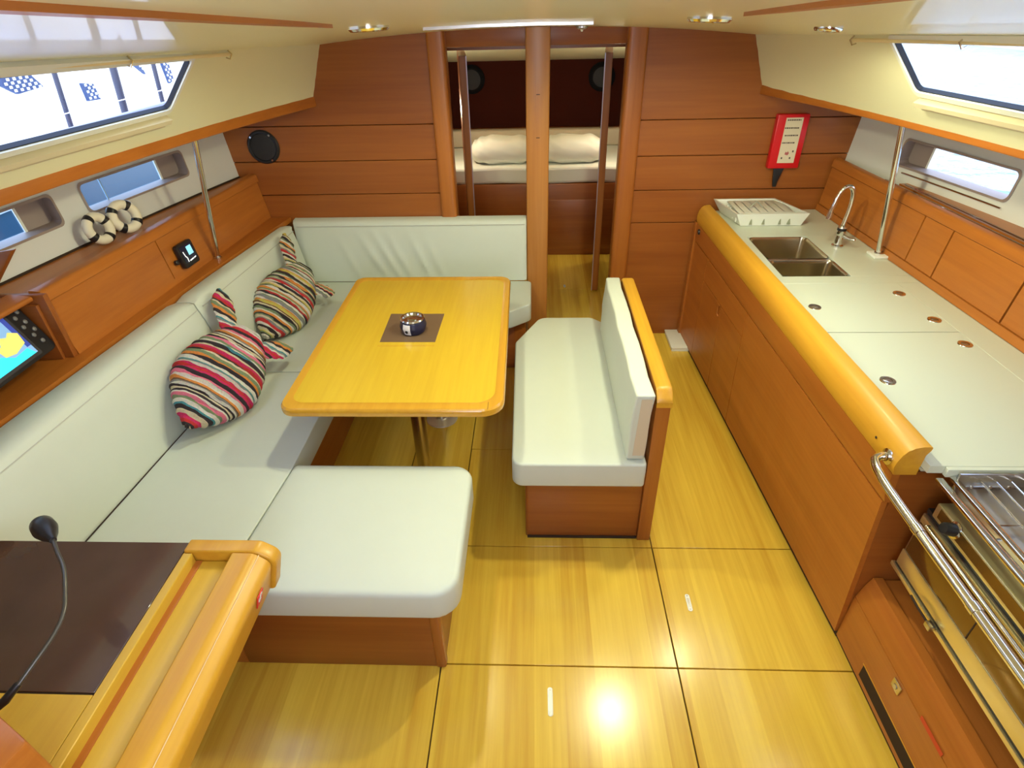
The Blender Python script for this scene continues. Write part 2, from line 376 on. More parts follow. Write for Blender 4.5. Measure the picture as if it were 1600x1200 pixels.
# ------------------------------------------------------------------ coachroof sides, hull sides, side decks, rails
WIN = [(.95, 2.375), ]
WZ = (1.632, 1.800)
def in_win(y, z): return .95 < y < 2.375 and WZ[0] < z < WZ[1]
HW = [(1.30, 2.345), (2.50, 3.17)]
HZ = (1.205, 1.320)
def build_side(s, nm, k):
    ys = sorted(set(frange(Y0, YB + .2, .15)) | {.95, 2.375})
    zs = [1.50, 1.57, WZ[0], 1.72, WZ[1]]
    vs = zs + [99]
    def fn(y, z):
        if z > 50: return tuple(side_at(s, y, zceil(xc(y), y)))
        if z < 1.6: return tuple(side_at(s, y, z))
        return tuple(win_at(s, y, z))
    sd = grid_surface('wall_' + nm, ys, vs, fn, CREAM, skip=lambda y, z: in_win(y, min(z, 1.85) if z < 50 else 1.9), thick=.012, tdir=(s, 0, .35))
    tag(sd, kind='structure')
    # window frame ring + gasket + pane
    wf = tag(empty('window_%d' % (1 if s < 0 else 2), tuple(win_at(s, 1.66, 1.72))), kind='structure')
    def ring(name, grow, width, off0, off1, mat, rad):
        y0, y1, z0, z1 = .95 - grow, 2.375 + grow, WZ[0] - grow, WZ[1] + grow
        outer = roundpoly([(y0, z0), (y1, z0), (y1, z1), (y0, z1)], rad, 5)
        inner = roundpoly([(y0 + width, z0 + width), (y1 - width, z0 + width), (y1 - width, z1 - width), (y0 + width, z1 - width)], max(.004, rad - width), 5)
        n = len(outer); v = []
        for off in (off0, off1):
            for P in (outer, inner): v += [win_at(s, a, b, off) for a, b in P]
        fc = []
        for i in range(n):
            j = (i + 1) % n
            fc += [(i, j, n + j, n + i), (2 * n + i, 2 * n + j, 3 * n + j, 3 * n + i), (i, j, 2 * n + j, 2 * n + i), (n + i, n + j, 3 * n + j, 3 * n + i)]
        return mesh(name, v, fc, mat, wf, True)
    ring('frame', .012, .016, -.012, .010, WHITE, .025)
    ring('gasket', -.004, .0035, -.012, .004, GASKET, .018)
    v = [win_at(s, a, b, -.006) for a, b in ((.95, WZ[0]), (2.375, WZ[0]), (2.375, WZ[1]), (.95, WZ[1]))]
    mesh('pane', v, [(0, 1, 2, 3)], GLASS, wf)
    # cream ledge under the window, in two steps
    led = []
    for dz, of in ((-.018, 0), (-.018, .030), (-.032, .032), (-.036, .018), (-.052, .016), (-.055, 0)): led.append((dz, of))
    v = []; ys2 = frange(.93, 2.37, .15)
    for y in ys2: v += [win_at(s, y, WZ[0] + dz, of) for dz, of in led]
    n = len(led); fc = []
    for i in range(len(ys2) - 1):
        for q in range(n - 1): fc.append((i * n + q, i * n + q + 1, (i + 1) * n + q + 1, (i + 1) * n + q))
    fc += [tuple(range(n)), tuple(range((len(ys2) - 1) * n, len(ys2) * n))]
    mesh('sill', v, fc, CREAMTRIM, wf)
    # curtain rod with clips
    cr = thing('curtain_rod', tuple(side_at(s, 2.0, 1.82, .02)), 'cream curtain rod with small hooks above the %s upper window' % nm, 'curtain rod')
    tube('rod', [side_at(s, y, zceil(xc(y), y) - .010, .012) for y in frange(Y0, 2.62, .2)], .006, plain('cream_rod', (.86, .72, .40), .4), cr, 8)
    for y in (1.4, 2.02, 2.60):
        zz = zceil(xc(y), y) - .010
        tube('hook', [side_at(s, y, zz + .010, .004), side_at(s, y, zz + .008, .022), side_at(s, y, zz - .008, .024), side_at(s, y, zz - .012, .010)], .003, BRASSY, cr, 6)
    # side-deck soffit and hull lining
    sf = grid_surface('ceiling_side_deck_' + nm, ys, [0, .5, 1], lambda y, t: (s * (xr(y) + .0 + (hull_x(y, 1.42) + .02 - xr(y)) * t), y, 1.50 - .08 * t), HULLW, thick=.03, tdir=(0, 0, 1))
    tag(sf, kind='structure')
    ysh = sorted(set(frange(Y0, YB + .2, .15)) | {y for a in HW for y in a}); zsh = [.80, 1.0, HZ[0], 1.262, HZ[1], 1.44]
    hl = grid_surface('wall_hull_' + nm, ysh, zsh, lambda y, z: (s * hull_x(y, z), y, z), HULLW, skip=lambda y, z: any(a < y < b for a, b in HW) and HZ[0] < z < HZ[1])
    tag(hl, kind='structure')
    lo = grid_surface('wall_bilge_' + nm, ysh, [-.06, .4, .80], lambda y, z: (s * (hull_x(y, .8) - .3 * (.8 - z)), y, z), HULLW); tag(lo, kind='structure')
    for q, (a, b) in enumerate(HW):
        hw = tag(empty('window_%d' % (3 + q + (0 if s < 0 else 2)), (s * hull_x(b, 1.26), (a + b) / 2, 1.26)), kind='structure')
        dep = .075
        pl = roundpoly([(a, HZ[0]), (b, HZ[0]), (b, HZ[1]), (a, HZ[1])], .025, 4)
        n = len(pl); v = []
        fx = lambda y, z, d: (s * (hull_x(y, z) + d), y + d * .5, z)
        yc, zc = (a + b) / 2, (HZ[0] + HZ[1]) / 2
        for d, g in ((-.004, 1.10), (-.006, 1.0), (dep, .99)):
            for y, z in pl:
                gy = y + (.010 if y > yc else -.010) * (1 if g > 1 else 0); gz = z + (.010 if z > zc else -.010) * (1 if g > 1 else 0)
                v.append(fx(gy, gz, d))
        fc = []
        for L_ in range(2):
            for i in range(n): fc.append((L_ * n + i, L_ * n + (i + 1) % n, (L_ + 1) * n + (i + 1) % n, (L_ + 1) * n + i))
        mesh('reveal', v, fc, plain('grey_brown_reveal', (.34, .27, .24), .5), hw, False)
        # mullion-side trim strip and pane: the clear pane stops short of the forward end
        ye = b - .14
        gl = [(a - .02, HZ[0]), (ye, HZ[0]), (ye, HZ[1]), (a - .02, HZ[1])]
        mesh('pane', [fx(y, z, dep * .85) for y, z in gl], [(0, 1, 2, 3)], TINT if s < 0 else GLASS, hw)
        mesh('blind_end', [fx(y, z, dep * .86) for y, z in ((ye, HZ[0] - .02), (b + .02, HZ[0] - .02), (b + .02, HZ[1] + .02), (ye, HZ[1] + .02))], [(0, 1, 2, 3)], plain('grey_brown_reveal', (.34, .27, .24)), hw)
        mesh('edge_bead', [fx(y, z, dd) for dd in (dep * .78, dep * .9) for y, z in ((ye - .006, HZ[0]), (ye + .006, HZ[0]), (ye + .006, HZ[1]), (ye - .006, HZ[1]))],
             [(0, 1, 2, 3), (4, 5, 6, 7), (0, 1, 5, 4), (1, 2, 6, 5), (2, 3, 7, 6), (3, 0, 4, 7)], WHITE, hw)
        if s > 0:
            tube('sill_bead', [fx(y, HZ[0] - .030, -.010) for y in frange(a, b - .06, .2)], .0035, STEEL, hw, 8)
        else:
            ym = a + .16 if q == 1 else a + .4
            mesh('mullion', [fx(y, z, dd) for dd in (dep * .80, dep * .9) for y, z in ((ym - .003, HZ[0]), (ym + .003, HZ[0]), (ym + .003, HZ[1]), (ym - .003, HZ[1]))],
             [(0, 1, 2, 3), (4, 5, 6, 7), (0, 1, 5, 4), (1, 2, 6, 5), (2, 3, 7, 6), (3, 0, 4, 7)], plain('pale_blue_bead', (.35, .5, .62), .4), hw)
    # teak rail along the deck edge
    dzr = .020 if s > 0 else 0
    prof = roundpoly([(-.016, 1.472 + dzr), (-.012, 1.525 + dzr), (.030, 1.525 + dzr), (.060, 1.472 + dzr)], [.006, .010, .006, .004], 3)
    rl = sweep('trim_%d' % (3 if s < 0 else 4), prof, Y0, YB + .0, lambda y, dx: s * (xr(y) + dx), W_Y if s < 0 else W_Y)
    tag(rl, kind='structure')
build_side(-1, 'left', 0); build_side(1, 'right', 1)

# aft bulkhead behind the camera, with the companionway opening
bm = bmesh.new()
for a in ((-2.25, -.42, -.05, 2.05), (.42, 2.25, -.05, 2.05), (-.42, .42, -.05, 1.05)): box_bm(a[0], a[1], Y0 - .04, Y0, a[2], a[3], bm)
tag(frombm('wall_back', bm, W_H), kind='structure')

# ------------------------------------------------------------------ main bulkhead
bk = tag(box('wall_front', -1.98, -.58, YB + .018, YB + .035, -.02, 1.36, DARK, r=0), kind='structure')
def edge_x(z, s):
    if z <= 1.40: return hull_x(3.55, z) + .02
    if z <= 1.50: return hull_x(3.55, 1.40) + .02 - (z - 1.40) / .10 * (hull_x(3.55, 1.4) + .02 - xr(3.55) - .02)
    return side_at(1, 3.55, z).x + .02
def plank(s, xi, z0, z1):
    zs = [z0] + [z for z in (1.40, 1.50, 1.6, 1.7) if z0 < z < z1] + [z1]
    if z1 > 1.7:
        outer = [(edge_x(z, s), z) for z in zs[:-1]]; xt_ = xc(3.55) + .02
        outer.append((xt_, zceil(xt_, 3.55) + .01)); 
        outer += [(xi + (xt_ - xi) * k, zceil(xi + (xt_ - xi) * k, 3.55) + .01) for k in (.66, .33, 0)]
        poly = [(xi, z0)] + outer
    else: poly = [(xi, z0)] + [(edge_x(z, s), z) for z in zs] + [(xi, z1)]
    poly = [(s * a + (0.01), b) for a, b in poly]
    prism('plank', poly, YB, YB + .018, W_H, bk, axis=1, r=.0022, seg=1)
cuts = [-.01, .585, .782, .980, 1.176, 1.371, 1.95]
for s in (-1, 1):
    for a, b in zip(cuts, cuts[1:]):
        if s > 0 and b < 1.0 and a < .7:
            continue
        plank(s, .585, a + .0018, b - .0018)
# lower right of the bulkhead is one wide board below the panel joints
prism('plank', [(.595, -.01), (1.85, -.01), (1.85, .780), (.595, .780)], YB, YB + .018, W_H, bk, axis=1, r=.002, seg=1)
prism('backing', [(.6, -.02), (1.98, -.02), (1.98, 1.36), (.6, 1.36)], YB + .018, YB + .035, DARK, bk, axis=1)
prism('backing', [(.6, 1.36), (1.93, 1.36), (1.9, 1.42), (1.35, 1.50), (1.22, 1.52), (1.13, 1.80), (.6, 1.80)], YB + .018, YB + .035, DARK, bk, axis=1)
prism('backing', [(-.58, 1.36), (-1.93, 1.36), (-1.9, 1.42), (-1.35, 1.50), (-1.22, 1.52), (-1.13, 1.80), (-.58, 1.80)], YB + .018, YB + .035, DARK, bk, axis=1)
# door frame posts and header
df = tag(empty('door_1', (0, YB, 0)), kind='structure')
for s in (-1, 1):
    a, b = (.492, .60) if s > 0 else (.478, .578)
    pp = roundpoly([(s * a, YB + .06), (s * a, YB - .028), (s * b, YB - .028), (s * b, YB + .06)], [0, .022, .022, 0], 5)
    prism('jamb', pp, 0, 1.86, W_Z, df, smooth=True)
    pp = [(s * (a + .002), YB + .06), (s * (a + .002), 4.24), (s * (a + .30), 4.24), (s * (a + .30), 4.22), (s * (a + .22), 4.21), (s * (a + .21), YB + .06)]
prism('header', [(-.5, 1.745), (.52, 1.745), (.52, 1.86), (-.5, 1.86)], YB + .04, YB + .07, W_H, df, axis=1, r=.003)
# passage side walls and inner bulkhead with double doors folded open
for s in (-1, 1):
    tag(box('wall_passage_' + ('left' if s < 0 else 'right'), min(s * .80, s * .83), max(s * .80, s * .83), YB + .03, 5.1, -.02, 1.86, W_Z, r=0), kind='structure')
ib = tag(prism('wall_inner', [(-.82, 1.69), (.84, 1.69), (.84, 1.86), (-.82, 1.86)], 4.25, 4.28, W_H, axis=1), kind='structure')
for s in (-1, 1):
    box('side_panel', min(s * .70, s * .82), max(s * .70, s * .82), 4.25, 4.28, 0, 1.68, W_Z, ib, r=.002)
    L_ = tag(empty('door_%d' % (2 if s < 0 else 3), (s * .5, 4.5, 0)), kind='structure')
    dx = .02 if s > 0 else 0
    pl = [(s * (.440 + (0.012 if s > 0 else 0)), 4.25), (s * (.492 + (.012 if s > 0 else 0)), 4.25), (s * .575, 4.88), (s * .522, 4.88)]
    prism('leaf', pl, .01, 1.66, plain('dark_door_edge', (.16, .05, .03), .4) if False else W_Z, L_, r=.002, smooth=False)
    e0 = s * (.440 + (0.012 if s > 0 else 0)); 
    box('edge_strip', min(e0, e0 + s * .006), max(e0, e0 + s * .006), 4.243, 4.2505, .01, 1.66, plain('silver_door_edge', (.55, .48, .55), .3, .5), L_, r=0)
    for z in (.12, .95, 1.3): box('hinge', min(s * .535, s * .56), max(s * .535, s * .56), 4.875, 4.90, z, z + .07, STEEL, L_, r=.002)

# the post
post = thing('support_post', (.017, 3.49, 0), 'light teak square post standing between sofa end and doorway', 'post')
pp = roundpoly([(-.047, 3.47), (.083, 3.47), (.083, 3.53), (-.047, 3.53)], .010, 3)
prism('shaft', pp, 0, 1.835, W_POST, post, smooth=True)
for z0 in (1.30, 1.52):
    box('inlay', .010, .030, 3.4690, 3.4705, z0, z0 + .004, DARK, post, r=0)

# ------------------------------------------------------------------ forward cabin: berth, pillows
bt = thing('cabin_berth', (0, 5.6, 0), 'wide berth of the forward cabin seen through the open doors', 'bed')
box('front_panel', -.83, .86, 5.05, 5.075, 0, .635, W_H, bt, r=.003)
box('drawer_front', .11, .70, 5.043, 5.05, .06, .50, W_H, bt, r=.003)
box('platform', -.83, .86, 5.075, 6.1, .58, .635, W_H, bt, r=.003)
for s, x0, x1 in ((-1, -.80, -.012), (1, .0, .83)):
    bm = box_bm(x0, x1, 5.055, 5.98, .637, .772); bmesh.ops.subdivide_edges(bm, edges=bm.edges, cuts=5, use_grid_fill=True); bevel_bm(bm, .03, 3)
    for v in bm.verts: v.co.z += .004 * math.sin(v.co.x * 37 + v.co.y * 11)
    frombm('mattress', bm, COTTON, bt, True)
hb = thing('headboard_shelf', (0, 5.95, .77), 'pale yellow padded shelf behind the cabin pillows', 'headboard')
box('pad', -.83, .86, 5.86, 5.98, .775, .925, BEIGE, hb, r=.02, seg=3); box('ledge', -.84, .87, 5.98, 6.18, .70, .90, W_H, hb, r=.003)
def pillow_cabin(x0, x1, seed, lab):
    bm = bmesh.new(); bmesh.ops.create_uvsphere(bm, u_segments=40, v_segments=20, radius=1)
    cxx = (x0 + x1) / 2; hw_ = (x1 - x0) / 2; random.seed(seed); ph = [random.uniform(0, 6) for _ in range(6)]
    for v in bm.verts:
        x, y, z = v.co; sx = math.copysign(abs(x) ** .55, x); sy = math.copysign(abs(y) ** .6, y)
        rr = .007 * math.sin(14 * x + 9 * z + ph[0]) + .006 * math.sin(23 * x - 17 * y + ph[1]) * (1 - abs(z))
        v.co = Vector((cxx + sx * hw_, 5.32 + sy * .20, (.866 + z * .108 + rr)))
        v.co.z = max(v.co.z, .774)
    o = frombm('berth_pillow', bm, COTTON, None, True); tag(o, lab, 'pillow', 'white pillows in the forward cabin')
pillow_cabin(-.56, .02, 3, 'crumpled white bed pillow seen left of the post through the doorway')
pillow_cabin(.05, .62, 8, 'smooth white bed pillow seen right of the post through the doorway')
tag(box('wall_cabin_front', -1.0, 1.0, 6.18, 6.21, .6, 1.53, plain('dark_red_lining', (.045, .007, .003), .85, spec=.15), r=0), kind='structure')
for s in (-1, 1): tag(box('wall_cabin_' + ('left' if s < 0 else 'right'), min(s * .83, s * .86) + .015, max(s * .83, s * .86) + .015, 5.05, 6.2, 0, 1.8, W_Z, r=0), kind='structure')
tag(mesh('ceiling_cabin', [(-.9, 4.27, 1.80), (.9, 4.27, 1.80), (.9, 6.21, 1.475), (-.9, 6.21, 1.475), (-.9, 4.27, 1.83), (.9, 4.27, 1.83), (.9, 6.21, 1.505), (-.9, 6.21, 1.505)],
     [(0, 1, 2, 3), (4, 5, 6, 7), (0, 1, 5, 4), (1, 2, 6, 5), (2, 3, 7, 6), (3, 0, 4, 7)], CREAM), kind='structure')
tag(box('ceiling_passage', -.83, .83, YB + .2, 4.28, 1.84, 1.87, CREAM, r=0), kind='structure')
for s in (-1, 1):
    t = thing('cabin_speaker', (s * .62 + .02, 6.18, 1.33), 'dark round fitting high on the cabin wall, %s of the post' % ('left' if s < 0 else 'right'), 'speaker', 'round fittings on the cabin wall')
    lathe('housing', [(0, .04), (.10, .04), (.125, .02), (.125, 0)], (s * .62 + .02, 6.18, 1.33), plain('matt_black', (.008, .008, .01), .8, spec=.1), t, axis=(0, -1, 0)); lathe('grille', [(0, .046), (.08, .044), (.09, .038)], (s * .62 + .02, 6.18, 1.33), plain('dark_grille', (.02, .02, .025), .7), t, axis=(0, -1, 0))
for s in (-1, 1):  # unseen point lights without fixtures, added to brighten the forward cabin
    cl = bpy.data.lights.new('cabin_fill_light', 'POINT'); cl.energy = 7; cl.color = (1, .95, .7); cl.shadow_soft_size = .05
    o = bpy.data.objects.new('cabin_fill_light', cl); C.objects.link(o); o.location = (s * .74, 5.0, 1.25)

# ------------------------------------------------------------------ port side: lockers behind the settee
def lx(y, z): return xl(y) + .17 * (z - .86)
lk = thing('side_locker', (-1.75, 2.7, .86), 'long low teak locker with flap doors behind the settee under the left hull windows', 'locker')
def lock_sweep(name, prof, y0, y1, mat, parent, bev=0):
    return sweep(name, prof, y0, y1, lambda y, dx: -(xl(y) + dx), mat, parent, smooth=False, bev=bev)
# top with rounded nosing
top = roundpoly([(.020, 1.065), (.030, 1.108), (.075, 1.112), (.075, 1.095), (.050, 1.065)], [.004, .016, .004, .004, .004], 4)
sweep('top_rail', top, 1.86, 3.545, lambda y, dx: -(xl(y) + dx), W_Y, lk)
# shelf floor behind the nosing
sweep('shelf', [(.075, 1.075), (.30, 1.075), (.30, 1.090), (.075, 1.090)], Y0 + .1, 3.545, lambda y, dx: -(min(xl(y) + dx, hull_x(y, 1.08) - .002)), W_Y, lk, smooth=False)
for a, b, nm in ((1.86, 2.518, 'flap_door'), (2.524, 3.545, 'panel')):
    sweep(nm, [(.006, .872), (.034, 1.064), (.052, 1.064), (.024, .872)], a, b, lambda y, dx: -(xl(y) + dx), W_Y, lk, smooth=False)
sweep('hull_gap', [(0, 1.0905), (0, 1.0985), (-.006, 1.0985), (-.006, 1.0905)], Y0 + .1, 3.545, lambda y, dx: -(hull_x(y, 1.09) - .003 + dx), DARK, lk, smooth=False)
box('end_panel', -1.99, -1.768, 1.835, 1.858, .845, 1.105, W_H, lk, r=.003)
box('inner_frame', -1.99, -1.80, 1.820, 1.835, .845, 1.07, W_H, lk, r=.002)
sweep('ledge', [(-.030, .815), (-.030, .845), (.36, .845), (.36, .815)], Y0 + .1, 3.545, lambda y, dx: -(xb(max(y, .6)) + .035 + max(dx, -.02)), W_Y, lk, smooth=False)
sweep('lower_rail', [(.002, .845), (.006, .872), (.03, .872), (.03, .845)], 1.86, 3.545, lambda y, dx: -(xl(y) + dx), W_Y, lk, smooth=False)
# niche back panel for the plotter, its wood darkened in place of shadow
nb = thing('instrument_niche', (-1.95, 1.4, .85), 'dark recessed instrument niche at the left edge aft of the locker', 'panel')
v = [(-1.90, 0.3, .846), (-1.90, 1.82, .846), (-1.99, 1.82, 1.085), (-1.99, .3, 1.085), (-1.93, .3, .846), (-1.93, 1.82, .846), (-2.02, 1.82, 1.085), (-2.02, .3, 1.085)]
mesh('back', v, [(0, 1, 2, 3), (4, 5, 6, 7), (0, 1, 5, 4), (1, 2, 6, 5), (2, 3, 7, 6), (3, 0, 4, 7)], plain('shaded_niche_wood', (.05, .012, .006), .5), nb)
sweep('top_nosing', roundpoly([(.03, 1.088), (.03, 1.108), (.12, 1.118), (.12, 1.098)], .008, 3), .3, 1.82, lambda y, dx: -(xl(y) + dx), W_Y, nb)
for i, y in enumerate((1.66, 1.70)): lathe('button', [(.007, 0), (.007, .006), (.004, .009), (0, .009)], (-1.90, y, 1.112), STEEL, nb, seg=12)
# wooden triangle, end of the upper fiddle at the left edge
t = thing('corner_bracket', (-1.95, 1.86, 1.1), 'small triangular teak bracket on the hull under the nearest left window', 'bracket')
prism('plate', [(-1.82, 1.263), (-2.02, 1.235), (-2.06, 1.06), (-1.985, 1.10)], 1.86, 1.885, W_H, t, axis=1, r=.003)

# chart plotter
cp = thing('chart_plotter', (-1.83, 1.60, .93), 'black chart plotter with a blue and yellow sea map on its screen', 'chart plotter')
# local frame: along (y), up (tilted), out
pA = Vector((-1.83, 1.665, 1.005)); ey = Vector((-.02, 1, 0)).normalized(); ez = Vector((-.45, 0, 1)); ez = (ez - ey * ez.dot(ey)).normalized(); ex = ey.cross(ez).normalized()
if ex.x < 0: ex = -ex
def PL(a, b, c): return pA + ey * a + ez * b + ex * c
def plate_on(P, name, poly, c0, c1, mat, parent, bev=0, smooth=False):
    bm = bmesh.new(); lo = [bm.verts.new(P(a, b, c0)) for a, b in poly]; hi = [bm.verts.new(P(a, b, c1)) for a, b in poly]; n = len(poly)
    bm.faces.new(lo); bm.faces.new(hi)
    for i in range(n): bm.faces.new((lo[i], lo[(i + 1) % n], hi[(i + 1) % n], hi[i]))
    bmesh.ops.recalc_face_normals(bm, faces=bm.faces)
    if bev: bevel_bm(bm, bev, 2)
    return frombm(name, bm, mat, parent, smooth or bev > 0)
plate_on(PL, 'housing', roundpoly([(-.20, -.105), (.145, -.105), (.145, .105), (-.20, .105)], .022), -.05, .005, BLACK, cp, bev=.004)
plate_on(PL, 'bezel', roundpoly([(-.19, -.092), (.075, -.092), (.075, .095), (-.19, .095)], .008), .005, .009, plain('bezel_grey', (.05, .05, .06), .25), cp)
SCR = lambda n, c, e: plain(n, c, .3, emit=c, es=e)
plate_on(PL, 'screen', [(-.18, -.080), (.062, -.080), (.062, .082), (-.18, .082)], .009, .0105, SCR('screen_blue', (.22, .42, .75), .55), cp)
plate_on(PL, 'map_land', [(-.045, -.040), (-.005, -.048), (.050, -.034), (.058, .004), (.030, .022), (.012, .010), (-.010, .020), (-.028, -.004), (-.050, -.012)], .0105, .0112, SCR('screen_yellow', (.72, .66, .18), .6), cp)
plate_on(PL, 'map_shallow', [(-.18, -.080), (.055, -.080), (.040, -.052), (-.02, -.056), (-.06, -.030), (-.10, -.045), (-.18, -.028)], .0105, .0111, SCR('screen_cyan', (.04, .70, .82), .7), cp)
plate_on(PL, 'map_header', [(-.18, .068), (.030, .068), (.030, .080), (-.18, .080)], .0105, .0112, SCR('screen_white', (.9, .95, 1), .7), cp)
plate_on(PL, 'map_side', [(.044, -.05), (.062, -.05), (.062, .082), (.044, .082)], .0105, .0111, SCR('screen_navy', (.04, .07, .4), .5), cp)
for q, (a0, b0, a1, b1) in enumerate([(-.10, -.02, -.06, .06), (-.02, .02, -.05, .06), (-.15, .03, -.10, .05)]):
    d = Vector((a1 - a0, b1 - b0)).normalized() * .0012
    plate_on(PL, 'map_line', [(a0 - d.y, b0 + d.x), (a0 + d.y, b0 - d.x), (a1 + d.y, b1 - d.x), (a1 - d.y, b1 + d.x)], .0112, .0116, SCR('screen_line', (.08, .16, .3), .3), cp)
for q, (a, b) in enumerate([(.10, .080), (.125, .06), (.10, .045), (.12, .02), (.098, .008), (.125, -.015), (.105, -.03), (.115, -.06)]):
    c = PL(a, b, .005); lathe('key', [(.008, 0), (.008, .003), (.005, .005), (0, .005)], c, plain('key_grey', (.16, .16, .17), .4), cp, axis=ex, seg=14)

# small instrument display on the locker
dp = thing('instrument_display', (-1.72, 2.66, .93), 'small square black instrument display with a lit screen on the locker door', 'display')
ey2 = Vector((-.06 * -1, 1, 0)).normalized(); ez2 = Vector((-.17, 0, 1)); ez2 = (ez2 - ey2 * ez2.dot(ey2)).normalized(); ex2 = ey2.cross(ez2).normalized(); ex2 = ex2 if ex2.x > 0 else -ex2
pB = Vector((-(lx(2.655, .945)) + .004, 2.655, .945))
def PD(a, b, c): return pB + ey2 * a + ez2 * b + ex2 * c
plate_on(PD, 'housing', roundpoly([(-.062, -.058), (.062, -.058), (.062, .058), (-.062, .058)], .014), 0, .022, BLACK, dp, bev=.004)
plate_on(PD, 'screen', [(-.046, -.036), (.046, -.036), (.046, .044), (-.046, .044)], .0222, .0226, plain('screen_off', (.01, .015, .05), .15), dp)
plate_on(PD, 'readout_block', [(.0, -.008), (.038, -.008), (.038, .034), (.0, .034)], .0228, .0232, SCR('screen_sky', (.25, .65, .85), .8), dp)
for a0, b0, a1, b1 in [(-.034, .02, -.030, -.004), (-.030, -.004, -.022, -.014), (-.022, -.014, -.024, -.034), (-.012, -.032, .02, -.030), (.024, -.030, .04, -.028)]:
    d = Vector((a1 - a0, b1 - b0)).normalized() * .0028
    plate_on(PD, 'readout_stroke', [(a0 - d.y, b0 + d.x), (a0 + d.y, b0 - d.x), (a1 + d.y, b1 - d.x), (a1 - d.y, b1 + d.x)], .0228, .0232, SCR('screen_white', (.9, .95, 1), .7), dp)
lathe('knob', [(.012, 0), (.012, .012), (.006, .016), (0, .016)], PD(-.085, -.012, 0), BLACK, dp, axis=ex2, seg=16)

# grab poles
def pole(s, b, tp, lab, foot):
    t = thing('grab_pole', b, lab, 'grab pole')
    tube('tube', [b, tp], .0125, STEEL, t, 16)
    if foot: box('foot_plate', b[0] - .04, b[0] + .035, b[1] - .045, b[1] + .04, b[2] - .001, b[2] + .012, WHITE, t, r=.004)
    lathe('flange', [(.022, 0), (.022, .006), (.014, .010)], (b[0], b[1], b[2] + (.011 if foot else 0)), STEEL, t)
pole(-1, (-1.685, 2.86, .847), (-1.52, 2.70, 1.50), 'slim polished grab pole from the left locker up to the deck edge', False)
pole(1, (1.700, 2.77, .861), (1.575, 2.715, 1.50), 'slim polished grab pole standing on the galley worktop', True)

# life rings
def life_ring(name, c, nrm, R, r, lab, phase):
    t = thing(name, c, lab, 'life ring', 'small decorative life rings')
    ax = Vector(nrm).normalized(); u = Vector((0, 0, 1)).cross(ax).normalized(); vv = ax.cross(u); cen = Vector(c)
    N, M = 48, 14; bm = bmesh.new(); G = []
    for i in range(N):
        a = 2 * PI * i / N; rad = u * math.cos(a) + vv * math.sin(a)
        G.append([bm.verts.new(cen + rad * (R + r * math.cos(2 * PI * j / M)) + ax * (r * math.sin(2 * PI * j / M))) for j in range(M)])
    for i in range(N):
        for j in range(M): bm.faces.new((G[i][j], G[(i + 1) % N][j], G[(i + 1) % N][(j + 1) % M], G[i][(j + 1) % M]))
    frombm('ring', bm, plain('ring_cream', (.80, .74, .58), .6, bump=.2), t, True)
    for q in range(4):
        bm = bmesh.new(); G = []; a0 = phase + q * PI / 2 - .17
        for i in range(5):
            a = a0 + .34 * i / 4; rad = u * math.cos(a) + vv * math.sin(a)
            G.append([bm.verts.new(cen + rad * (R + r * 1.1 * math.cos(2 * PI * j / M)) + ax * (r * 1.1 * math.sin(2 * PI * j / M))) for j in range(M)])
        for i in range(4):
            for j in range(M): bm.faces.new((G[i][j], G[i + 1][j], G[i + 1][(j + 1) % M], G[i][(j + 1) % M]))
        bm.faces.new(G[0]); bm.faces.new(G[-1])
        frombm('band', bm, BLACK, t, True)
    return t
life_ring('life_ring', (-1.905, 2.405, 1.160), (.95, -.20, .28), .050, .020, 'small cream life ring with black bands, the nearer of the pair under the window', .5)
life_ring('life_ring', (-1.872, 2.545, 1.168), (.90, -.35, .30), .054, .021, 'small cream life ring with black bands, the further one leaning on its twin', .9)
t = thing('wall_speaker', (-1.60, YB, 1.26), 'round black loudspeaker on the left bulkhead', 'speaker')
lathe('rim', [(.095, 0), (.095, .006), (.088, .014), (.078, .014), (.074, .008)], (-1.60, YB, 1.262), BLACK, t, axis=(0, -1, 0), seg=40)
lathe('grille', [(0, .018), (.04, .016), (.074, .008)], (-1.60, YB, 1.262), plain('dark_grille', (.02, .02, .025), .7), t, axis=(0, -1, 0), seg=40)
for a in (.9, 5.2, 2.4): lathe('screw', [(0, .016), (.006, .016), (.006, .012)], (-1.60 + .083 * math.cos(a), YB, 1.262 + .083 * math.sin(a)), STEEL, t, axis=(0, -1, 0), seg=10)

# ------------------------------------------------------------------ settee
st = thing('corner_settee', (-1.2, 2.2, 0), 'U-shaped built-in settee with white vinyl cushions around the table', 'settee')
